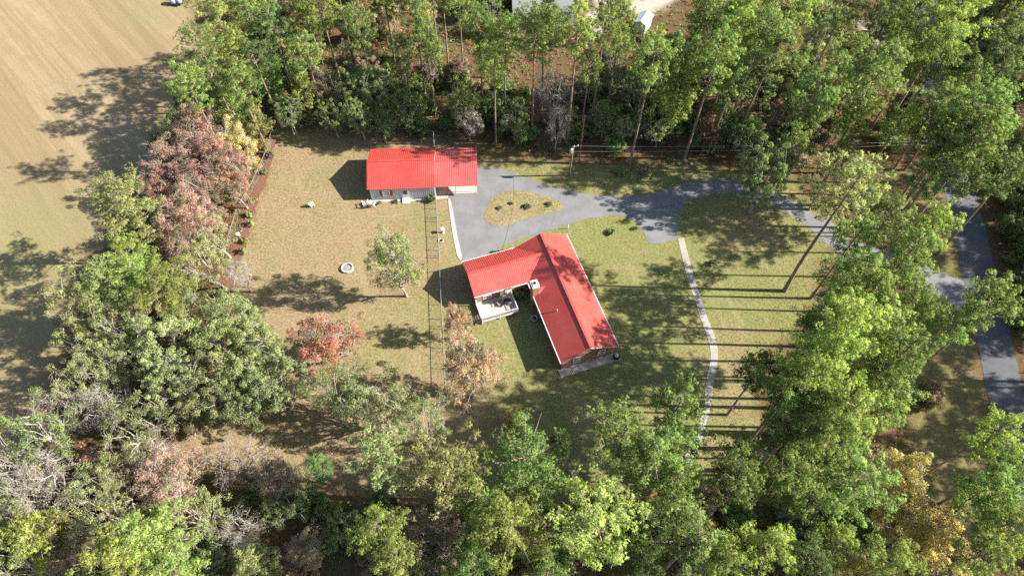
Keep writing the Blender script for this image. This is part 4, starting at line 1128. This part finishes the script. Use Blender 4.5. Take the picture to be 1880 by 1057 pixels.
# ------------------------------------------------------------------ trees: survey list (photo pixel of the crown 'c' or the foot 'b')
TL = """
pine b 531 140 22 3.53 pm N
pine b 650 118 23 3.18 pm N
pine b 676 128 23 3.18 pd N
pine b 730 142 20 3.53 pm N
pine b 809 138 23 3 pm N
pine b 826 143 24 3 pd N
pine b 853 152 21 3.18 pm N
pine b 911 267 19 3 pb N
pine b 799 212 18 2.82 pm N
pine b 605 165 18 3.36 pb N
pine c 594 30 20 3.89 pb N
pine c 455 25 19 3.71 pm N
pine c 560 95 17 3 pm N
pine c 500 55 18 3.36 pd N
pine c 660 55 19 3.18 pm N
pine c 762 40 20 3.36 pd N
pine c 740 95 15 2.82 pd N
pine c 880 55 19 3.18 pm N
pine c 400 40 21 4.2 pb W2
pine c 425 95 16 4.2 pb W2
pine c 398 150 15 3.8 pm W2
pine c 440 160 17 3.6 pm W2
oak c 352 205 12 4 od W2
pine c 470 112 17 3.6 pd W2
ypine c 562 180 10 2.8 pb N
ypine c 470 232 10 2.6 ol W2
ypine c 425 200 11 3 pm W2
ypine c 500 160 10 2.6 pm W2
oak c 690 165 11 3.4 od N
oak c 640 160 10 3.2 od N
oak c 745 200 9 3 od N
oak c 660 215 8 2.8 pd N
oak c 850 190 9 3 od N
oak c 700 225 7 2.6 pd N
oak c 610 215 7 2.6 od N
oak c 530 205 8 2.8 od N
maple c 600 165 10 2.4 br N
maple c 860 225 7 2.4 gr N
pine b 976 250 24 3.71 pm N
pine b 1042 263 26 4.24 pb N
pine b 1083 240 24 3.71 pm N
pine b 1156 302 24 3.89 pm NE
pine b 1257 291 24 4.06 pm NE
pine b 1275 182 21 3.71 pm NE
pine b 1308 210 22 3.89 pm NE
pine b 1327 260 24 3.71 pd NE
pine c 925 72 20 3.53 pm N
pine c 1000 40 21 3.71 pb N
pine c 1139 48 21 3.36 pb NE
pine c 1293 30 22 4.06 pm NE
pine c 1355 60 22 3.71 pb NE
pine c 1250 120 18 3.18 pm NE
ypine c 1242 196 13 3.2 pb NE
ypine c 1225 165 11 2.6 pm NE
bare c 1015 165 13 3.4 br N
bare c 1022 225 10 2.8 br N
open c 1148 235 6 2 ol NE
open c 1212 240 6 2 ol NE
oak c 1330 225 8 2.8 pd NE
oak c 1380 250 8 2.8 od NE
oak c 945 215 8 2.8 od N
oak c 1110 215 7 2.6 od NE
oak c 1180 185 8 2.8 od NE
pine c 1413 25 21 3.71 pb NE
pine c 1412 105 22 4.24 pm NE
pine c 1490 175 22 3.89 pm NE
pine b 1510 317 24 4.42 pm NE
pine c 1480 8 19 3.18 pb NE
oak c 1510 72 13 3.6 ok NE
pine c 1545 20 21 3.18 pd NE
pine c 1620 45 22 3.53 pd NE
pine c 1668 35 21 3.53 pm NE
pine c 1745 40 24 5.18 pb FE
pine c 1728 105 23 4.42 pm NE
pine c 1695 75 22 3.89 pb NE
pine c 1798 210 24 5.57 pm FE
pine c 1765 165 20 3.53 pm NE
pine c 1560 110 19 3.18 pm NE
pine c 1455 270 14 3 pm NE
oak b 1377 390 13 4.2 pd NE
pine b 1655 378 17 4.28 pm E
pine b 1448 320 22 3.53 pm NE
pine b 1440 534 24.5 4.9 ol E
pine c 1708 435 21.5 3.53 pb E
pine c 1660 480 20.5 3.91 pm E
pine c 1816 566 22.5 3.72 pm E
pine b 1464 636 21 3.91 pm E
pine c 1590 540 21 3.93 pm E
pine c 1540 600 26 4.11 pb E
pine c 1610 610 22 4.28 pb E
pine c 1520 660 25 3.93 pb E
pine c 1595 690 21 4.11 pb E
pine c 1660 570 21.5 3.35 pm E
pine c 1470 700 24.5 3.77 pm E
pine c 1640 660 23.5 3.59 pd E
pine b 1336 760 16 2.91 pd E
pine b 1432 700 20 3.16 pm E
pine b 1392 800 22 3.93 pb E
pine b 1362 822 21 3.59 pm E
pine b 1388 864 21 3.77 pm E
pine c 1550 765 23.5 3.59 pb E
pine c 1445 770 20.5 3.77 pm E
pine c 1500 790 22.5 3.42 pm E
pine c 1590 760 18.5 2.91 pm E
pine c 1568 885 19 4.52 pm S
pine c 1436 870 19 3.52 pm S
pine c 1350 890 19 3.18 pm S
pine c 1345 850 18 2.85 pm S
pine c 1418 1003 18 3.18 pb S
pine c 1490 930 17 2.85 pm S
pine c 1535 1000 16 2.68 pb S
pine c 1321 1022 18 3.01 pb S
pine c 1630 1040 17 3.18 pb S
pine c 1480 1040 17 2.85 pd S
maple c 1675 955 12 4.2 yb S
maple c 1650 880 11 3.4 yb S
maple c 1722 1010 11 3.8 yb S
maple c 1560 1045 9 3 yb S
pine c 1817 800 21.5 2.4 pb E
pine c 1807 905 18 3.68 pm S
pine c 1842 965 18 3.68 pb S
pine c 1790 1020 17 3.52 pb S
pine c 1850 860 18 3.01 pm S
pine c 965 845 18 5.2 pm S
pine b 1111 899 19 4.2 pm S
pine c 1243 752 19 3.8 pm S
pine b 1154 917 20 3.8 pm S
pine c 1236 830 18 3.8 pm S
pine c 1230 902 18 4 pm S
pine c 1097 962 19 5.2 pb S
pine c 1275 985 18 4.6 pm S
pine c 940 970 18 4.6 pb S
pine c 1180 1030 16 3.01 pd S
pine c 1010 1045 16 2.68 pm S
pine c 693 850 17 4.2 ol S
pine c 815 880 18 4.6 ol S
pine c 692 970 16 3.18 pb S
pine c 730 1035 15 2.85 pb S
pine c 880 910 16 3.6 pm S
pine c 870 1030 15 3.01 pm S
maple c 800 1000 11 3.8 br S
oak c 790 1020 8 3 od S
maple c 585 868 7 1.9 lg SW
maple c 508 878 8 3 br SW
open c 530 930 7 3 od SW
open c 620 970 5 2.4 od SW
maple c 560 1010 6 2.4 br SW
open c 788 772 12 3.4 ok SW
oak c 505 695 12 4.6 ok W
oak c 450 655 13 5.2 ok W
open c 632 712 12 3.8 od SW
open c 700 752 12 4.2 ok SW
open c 640 745 9 3 od SW
maple c 862 680 13 4 or X1
maple c 843 590 8 2 or X2
maple b 622 662 10.5 4.4 r2 X3
maple b 747 544 15 3.6 ol X4
pine b 318 486 17.5 5 ol W
maple c 355 250 13 4 rd W
maple c 322 300 12 4 rd W
maple c 395 305 12 4.4 rd W
maple c 430 335 10 3.2 or W
maple c 335 392 12 4.2 rd W
maple c 335 440 10 3.8 or W
maple c 372 360 10 3.6 pk W
maple c 434 272 10 3.4 yb W
maple c 300 350 9 3.2 rd W
bare c 378 270 11 3.4 pk W
open c 397 430 9 3.2 ol W
open c 380 482 10 3.8 ol W
open c 330 240 10 3.4 pm W
oak c 305 270 8 3 od W
pine c 255 512 15 4 pb W
pine c 190 515 15 3.8 ol W
pine c 300 535 15 4.4 pb W
pine c 235 460 14 3.2 pb W
open c 160 557 15 4.13 ol W
open c 213 600 14 3.78 ol W
oak c 369 585 11 4 ok W
oak c 306 642 13 4.8 ok W
oak c 326 705 12 4.2 ok W
oak c 430 590 12 4.4 ok W
oak c 390 715 12 4.6 ok W
oak c 455 725 11 4 od W
open c 184 672 13 3.44 ol W
open c 136 715 11 3.1 ol W
bare c 193 745 11 3.6 gr W
open c 228 660 11 3.2 ol W
bare c 100 760 10 3.8 pk SW
open c 160 640 13 3 ol W
bare c 440 500 8 2.4 gr W
open c 65 812 14 4.6 pm SW
bare c 40 890 13 4.6 gr SW
bare c 85 905 12 4.2 gr SW
open c 18 950 12 3 ol SW
ypine c 80 990 12 3.4 pb SW
open c 255 790 12 4.6 ok SW
bare c 285 838 9 3.6 pk SW
maple c 310 885 10 4 pk SW
bare c 434 852 8 3.6 pk SW
open c 175 893 10 3.4 ok SW
open c 195 945 12 3.8 ok SW
maple c 230 870 8 3 br SW
pine c 272 985 15 4.6 pb SW
pine c 225 1025 15 4 pb SW
pine c 320 1045 14 3.6 pb SW
open c 358 948 11 3.4 ok SW
bare c 440 985 8 3.2 gr SW
open c 25 1035 12 3.6 ok SW
maple c 130 1015 8 3 br SW
ypine c 470 1040 8 2.6 ol SW
pine c 1790 262 22 4.42 pm FE
pine c 1712 205 21 4.03 pm NE
pine c 1850 110 23 4.42 pd FE
pine c 1845 330 20 4.03 pd FE
pine c 1650 230 15 3.07 pm NE
pine c 1580 215 17 3.26 pm NE
pine c 1540 290 14 2.88 pm NE
pine c 1345 150 18 3.46 pm NE
pine c 1190 120 17 3.07 pd NE
pine c 1080 130 16 2.88 pm NE
pine c 1752 600 19 3.53 pm E
pine c 1700 335 14 2.98 pm E
pine c 1772 335 15 3.35 pm E
pine c 1735 255 18 3.46 pd FE
pine c 352 165 21 3.4 pm W2
pine c 372 90 20 3.4 pm W2
pine c 1570 432 18 3.4 pm E
pine c 1630 398 17 3.2 pm E
"""
for ln in TL.strip().splitlines():
    k, m, u, v, h, r, c, z = ln.split()
    tree(k, m, float(u), float(v), float(h), float(r), c, z)
# trees standing just outside the frame that shade the road and the right-hand bank
rr = random.Random(3)
for Yc in range(14, 124, 7):
    edge = 40 + (Yc - 13.6) * (97.3 - 56.1) / 102.3 + 22
    for k in range(4):
        plant('pine', edge + 9 + k * 8 + rr.uniform(-2, 2), Yc + rr.uniform(-2, 2), rr.uniform(20, 25), rr.uniform(4, 5), rr.choice(['pm', 'pd', 'pm']), 'OUT')
for k in range(16):
    plant('pine', -40 + k * 9 + rr.uniform(-3, 3), 119 + rr.uniform(-3, 5), rr.uniform(18, 23), rr.uniform(3.6, 4.6), rr.choice(['pm', 'pb', 'pd']), 'OUT')

for k in range(11):
    plant('pine', -46 + k * 9 + rr.uniform(-3, 3), rr.uniform(2.5, 6.5), rr.uniform(14, 17), rr.uniform(3.2, 4), rr.choice(['pm', 'pb', 'pd']), 'OUT')

# understorey shrubs, each a plant of its own, standing in the wooded strips
def inside(poly, x, y):
    return float(sdist(np.array([x]), np.array([y]), poly)[0]) > 0
UZ = [('U1', P2([(508, 150), (700, 130), (900, 150), (985, 190), (985, 262), (800, 240), (640, 228), (510, 222)]), 46, ('pd', 'od', 'od', 'pm', 'br')),
      ('U1', P2([(450, -10), (930, -10), (930, 130), (520, 140), (440, 60)]), 26, ('pd', 'od', 'br', 'pm', 'yb')),
      ('U2', P2([(1000, 180), (1380, 140), (1500, 250), (1480, 300), (1300, 285), (1010, 285)]), 46, ('pd', 'od', 'od', 'br', 'pm')),
      ('U2', P2([(1250, 20), (1700, 0), (1720, 260), (1560, 290), (1300, 160)]), 34, ('pd', 'od', 'br', 'pm', 'yb')),
      ('U3', P2([(1800, 280), (1880, 250), (1900, 650), (1860, 640), (1840, 480)]), 24, ('pd', 'od', 'od', 'pd')),
      ('U3', P2([(1760, 60), (1880, 40), (1880, 250), (1770, 240)]), 16, ('pd', 'od', 'od', 'br')),
      ('U4', P2([(380, 905), (700, 935), (1000, 950), (1300, 920), (1700, 900), (1740, 1065), (400, 1065)]), 56, ('pd', 'od', 'br', 'od', 'pm', 'yb')),
      ('U5', P2([(470, 250), (430, 380), (395, 500), (330, 700), (240, 860), (90, 880), (150, 700), (200, 500), (330, 330), (400, 200)]), 40, ('od', 'ol', 'br', 'pm', 'pk')),
      ('U6', P2([(-20, 870), (330, 880), (420, 910), (420, 1065), (-10, 1065)]), 34, ('od', 'br', 'ok', 'yb', 'pk')),
      ('U7', P2([(1560, 480), (1700, 520), (1690, 760), (1480, 880), (1420, 860), (1500, 640)]), 12, ('pm', 'od', 'br'))]
for zn, poly, cnt, cols in UZ:
    xs = [p[0] for p in poly]; ys = [p[1] for p in poly]; done = 0; tries = 0; placed = []
    while done < cnt and tries < 4000:
        tries += 1
        x, y = rr.uniform(min(xs), max(xs)), rr.uniform(min(ys), max(ys))
        if not inside(poly, x, y) or any((x - a) ** 2 + (y - b) ** 2 < 2.2 for a, b in placed): continue
        placed.append((x, y)); done += 1
        plant('shrub', x, y, rr.uniform(1.6, 4.6), rr.uniform(1.1, 2.5), rr.choice(cols), zn)

SHEDV = P2([(1140, 15), (1235, 15), (1225, 125), (1150, 125)])
MID = [('N', P2([(440, -20), (930, -20), (960, 200), (700, 205), (520, 190)]), 34, 'N'), ('NE', P2([(1090, 60), (1700, -10), (1715, 250), (1520, 285), (1150, 270)]), 40, 'NE'), ('FE', P2([(1780, 40), (1880, 20), (1890, 480), (1850, 420), (1800, 230)]), 14, 'FE')]
for zn, poly, cnt, zz in MID:
    xs = [p[0] for p in poly]; ys = [p[1] for p in poly]; placed = []; tries = 0
    while len(placed) < cnt and tries < 3000:
        tries += 1
        x, y = rr.uniform(min(xs), max(xs)), rr.uniform(min(ys), max(ys))
        if not inside(poly, x, y) or any((x - a) ** 2 + (y - b) ** 2 < 9 for a, b in placed): continue
        if inside(STRAW, x, y) or inside(SAND, x, y) or inside(SHEDV, x, y): continue
        placed.append((x, y)); k = rr.choice(['ypine', 'ypine', 'oak', 'open', 'maple'])
        plant(k, x, y, rr.uniform(4.5, 9.5), rr.uniform(1.6, 2.8), rr.choice(['pm', 'pd', 'od', 'ol', 'pm', 'br'] if k != 'maple' else ['br', 'yb', 'ol']), zz)

# uncountable low growth on the woodland floor: one green and one dry mass
def undergrowth(name, cnt, seed, col, label, hmax, size):
    rng = np.random.default_rng(seed)
    pts = np.stack([rng.uniform(-80, 118, cnt * 4), rng.uniform(6, 128, cnt * 4)], -1)
    ix = np.clip(((pts[:, 0] - gx[0]) / step).astype(int), 0, nx - 1); iy = np.clip(((pts[:, 1] - gy[0]) / step).astype(int), 0, ny - 1)
    ok = (zf[iy, ix] < .15) & (zl[iy, ix] < .25) & (sd_sand[iy, ix] < .2)
    dens = vnoise(pts[:, 0], pts[:, 1], 6.0, seed + 1)
    ok &= dens > rng.uniform(.15, .75, len(pts))
    rd = np.array([px(u, v)[:2] for u, v in [(1690, -60), (1722, 170), (1766, 372), (1800, 520), (1842, 700), (1893, 900), (1950, 1180)]])
    dr = np.full(len(pts), 1e9)
    for i in range(len(rd) - 1):
        e = rd[i + 1] - rd[i]; t_ = np.clip(((pts - rd[i]) @ e) / (e @ e), 0, 1); dr = np.minimum(dr, np.linalg.norm(pts - rd[i] - t_[:, None] * e, axis=1))
    ok &= dr > 3.4
    pts = pts[ok][:cnt]; m_ = len(pts); nl = 14
    hh = rng.uniform(.15, hmax, m_); w_ = rng.uniform(.2, .55, m_)
    u_ = rng.normal(size=(m_, nl, 3)) * .5
    c = np.stack([pts[:, None, 0] + u_[..., 0] * w_[:, None], pts[:, None, 1] + u_[..., 1] * w_[:, None], np.abs(u_[..., 2]) * hh[:, None] + .03], -1).reshape(-1, 3)
    T = leaves(c, rng.uniform(size[0], size[1], len(c)), rng, .8)
    T[..., 2] = np.maximum(T[..., 2], .01)
    tint = np.clip(np.repeat(rng.normal(.5, .25, m_), nl) + rng.normal(0, .15, m_ * nl), 0, 1)
    o = link(name, tri_mesh(name, T, M['leaf'], tint)); o.color = (*C[col], 1)
    tag(o, label, kind="stuff")
undergrowth("undergrowth", 9000, 91, 'od', "low green undergrowth on the woodland floor", .8, (.12, .26))
undergrowth("leaf_litter", 8000, 95, 'br', "dry brown weeds and fallen leaves on the woodland floor", .35, (.12, .24))

def fallen_leaves(cnt, seed):
    rng = np.random.default_rng(seed)
    pts = np.stack([rng.uniform(-50, 50, cnt * 6), rng.uniform(16, 84, cnt * 6)], -1)
    ix = ((pts[:, 0] - gx[0]) / step).astype(int); iy = ((pts[:, 1] - gy[0]) / step).astype(int)
    inl = zl[iy, ix] > .4
    sdl = sdist(pts[:, 0], pts[:, 1], LAWN)
    pr = np.exp(-np.maximum(sdl, 0) / 4.0) * .8
    for (u, v, r_) in ((620, 640, 4), (850, 690, 5), (840, 600, 3), (735, 520, 3.5), (1440, 540, 4), (1460, 640, 5), (1336, 757, 3), (700, 760, 5), (520, 770, 4)):
        q = px(u, v); pr = np.maximum(pr, np.exp(-((pts[:, 0] - q[0]) ** 2 + (pts[:, 1] - q[1]) ** 2) / (r_ * r_)))
    ok = inl & (rng.random(len(pts)) < pr * (.3 + vnoise(pts[:, 0], pts[:, 1], 2.0, 5)))
    dp = sdist(pts[:, 0], pts[:, 1], P2(DRIVE)); ok &= dp < -.2
    pts = pts[ok][:cnt]; c = np.concatenate([pts, np.full((len(pts), 1), .03)], 1)
    T = leaves(c, rng.uniform(.07, .16, len(c)), rng, 2.5); T[..., 2] = np.clip(T[..., 2], .012, .07)
    o = link("fallen_leaves", tri_mesh("fallen_leaves", T, M['leaf'], rng.random(len(c)), rng.random(len(c)))); o.color = (.34, .19, .10, 1)
    tag(o, "brown leaves fallen on the grass under the yard trees", kind="stuff")
fallen_leaves(26000, 77)

# garden shrubs by hand
HAND = [('bush', 471, 371, .9, .55, 'pb', "small round green bush on the mulch bed, uppermost of the tidy row"),
        ('bush', 462.5, 393, .9, .55, 'pb', "small round green bush on the mulch bed, second of the tidy row"),
        ('bush', 457.5, 417, .9, .55, 'pb', "small round green bush on the mulch bed, third of the tidy row"),
        ('bush', 450.5, 441, .9, .55, 'pb', "small round green bush on the mulch bed, fourth of the tidy row"),
        ('bush', 442.5, 467, .9, .55, 'pb', "small round green bush on the mulch bed, fifth of the tidy row"),
        ('bush', 427.5, 489, .6, .35, 'pb', "smallest green bush near the lower end of the mulch bed"),
        ('bush', 410, 540, 1.0, .6, 'pb', "green bush at the very bottom of the mulch bed"),
        ('bush', 497, 292, 1.0, .65, 'pm', "green bush at the top of the mulch bed"),
        ('bush', 490, 316, .9, .55, 'pm', "green bush second from the top of the mulch bed"),
        ('bush', 1313, 484, .9, .6, 'pd', "lone dark green bush on the lawn right of the garden walk"),
        ('bush', 939, 377, 0.45, 0.3375, 'pm', "small green bush near the middle of the driveway island"),
        ('bush', 920, 383, 0.45, 0.45, 'od', "dark low bush at the left of the driveway island"),
        ('bush', 968, 385, 0.6, 0.5625, 'od', "dark rounded bush in the shade of the driveway island"),
        ('bush', 1008, 379, 0.675, 0.525, 'pm', "green bush at the right end of the driveway island"),
        ('bush', 792, 363, 1.1, .75, 'od', "dark bush against the small house beside the fence"),
        ('bush', 699, 374, .5, .4, 'od', "low dark plant left of the small house's door, farther from it"),
        ('bush', 725, 374, .5, .42, 'od', "low dark plant left of the small house's door, nearer to it"),
        ('bush', 955, 552, 1.2, .7, 'ol', "yellow green plant in the shade between deck and chimney"),
        ('bush', 941, 572, .8, .45, 'ol', "pale plant at the deck's right corner"),
        ('bush', 1122, 424, .8, .7, 'pm', "spiky grass clump on the shaded lawn right of the brick house"),
        ('bush', 1135, 325, .8, 1.0, 'pm', "left of two low green plants in the grass above the driveway"),
        ('bush', 1180, 325, .9, 1.2, 'pm', "right of two low green plants in the grass above the driveway")]
for k, u, v, h, r, c, lb in HAND: tree(k, 'b', u, v, h, r, c, 'Y', lb)
tree('shrub', 'c', 936, 762, 3.0, 1.2, 'yb', 'Y', "small yellow and orange sapling on the shaded lawn below the brick house")
tree('shrub', 'c', 1030, 820, 3.4, 1.3, 'or', 'Y', "orange brown sapling at the pines' edge below the lawn")

# ------------------------------------------------------------------ tree labels
ORD = ["first", "second", "third", "fourth", "fifth", "sixth", "seventh", "eighth", "ninth", "tenth", "eleventh", "twelfth", "thirteenth", "fourteenth", "fifteenth", "sixteenth", "seventeenth", "eighteenth", "nineteenth", "twentieth"] + ["%d%s" % (i, {1: 'st', 2: 'nd', 3: 'rd'}.get(i % 10, 'th')) for i in range(21, 80)]
KN = {'open': "open-crowned tree", 'pine': "tall pine", 'ypine': "young bushy pine", 'oak': "broadleaf tree", 'maple': "thin-leaved tree", 'bare': "nearly bare tree", 'shrub': "shrub", 'bush': "bush"}
CN = {'pb': "bright green", 'pm': "green", 'pd': "dark green", 'ok': "grey-green", 'od': "dark green", 'ol': "olive", 'r2': "red", 'rd': "red", 'or': "orange-brown", 'pk': "pinkish brown", 'yb': "yellow-brown", 'lg': "lime green", 'gr': "grey", 'br': "brown"}
ZN = {'N': "in the wood behind the small house", 'NE': "in the wood beyond the driveway", 'FE': "beyond the road", 'E': "between lawn and road", 'S': "along the bottom edge", 'SW': "in the lower left wood", 'W': "in the belt beside the field", 'W2': "at the upper field edge", 'OUT': "just outside the picture",
      'U1': "in shade behind the small house", 'U2': "in shade beyond the driveway", 'U3': "in shade beyond the road", 'U4': "under the bottom trees", 'U5': "among trees beside the field", 'U6': "under the lower left wood", 'U7': "under pines by the lawn"}
SPEC = {'X1': "orange and pink thin-leaved tree by the fence below the deck", 'X2': "small orange tree top beside the yard fence near the stepping stones", 'X3': "bright red maple standing alone in the dry yard", 'X4': "sparse olive tree with grey bare twigs in the middle of the dry yard"}
groups = {}
for o, kind, zone_, col, label, pxy, h in TREES:
    if label: tag(o, label, CAT[kind], "garden bushes" if kind == 'bush' else None); continue
    if zone_ in SPEC: tag(o, SPEC[zone_], 'tree'); continue
    groups.setdefault((CN[col], kind, zone_), []).append((pxy[0], o))
for (cn, kind, zone_), lst in groups.items():
    lst.sort(key=lambda t: t[0]); n_ = len(lst)
    grp = "%s %ss %s" % (cn, KN[kind], ZN[zone_])
    for i, (_, o) in enumerate(lst):
        if zone_ == 'OUT':
            tag(o, "%s %s %s" % (cn, KN[kind], ZN[zone_]), CAT[kind], grp)
        elif n_ == 1: tag(o, "the only %s %s %s" % (cn, KN[kind], ZN[zone_]), CAT[kind])
        else: tag(o, "%s %s %s, %s from the left" % (cn, KN[kind], ZN[zone_], ORD[i]), CAT[kind], grp)
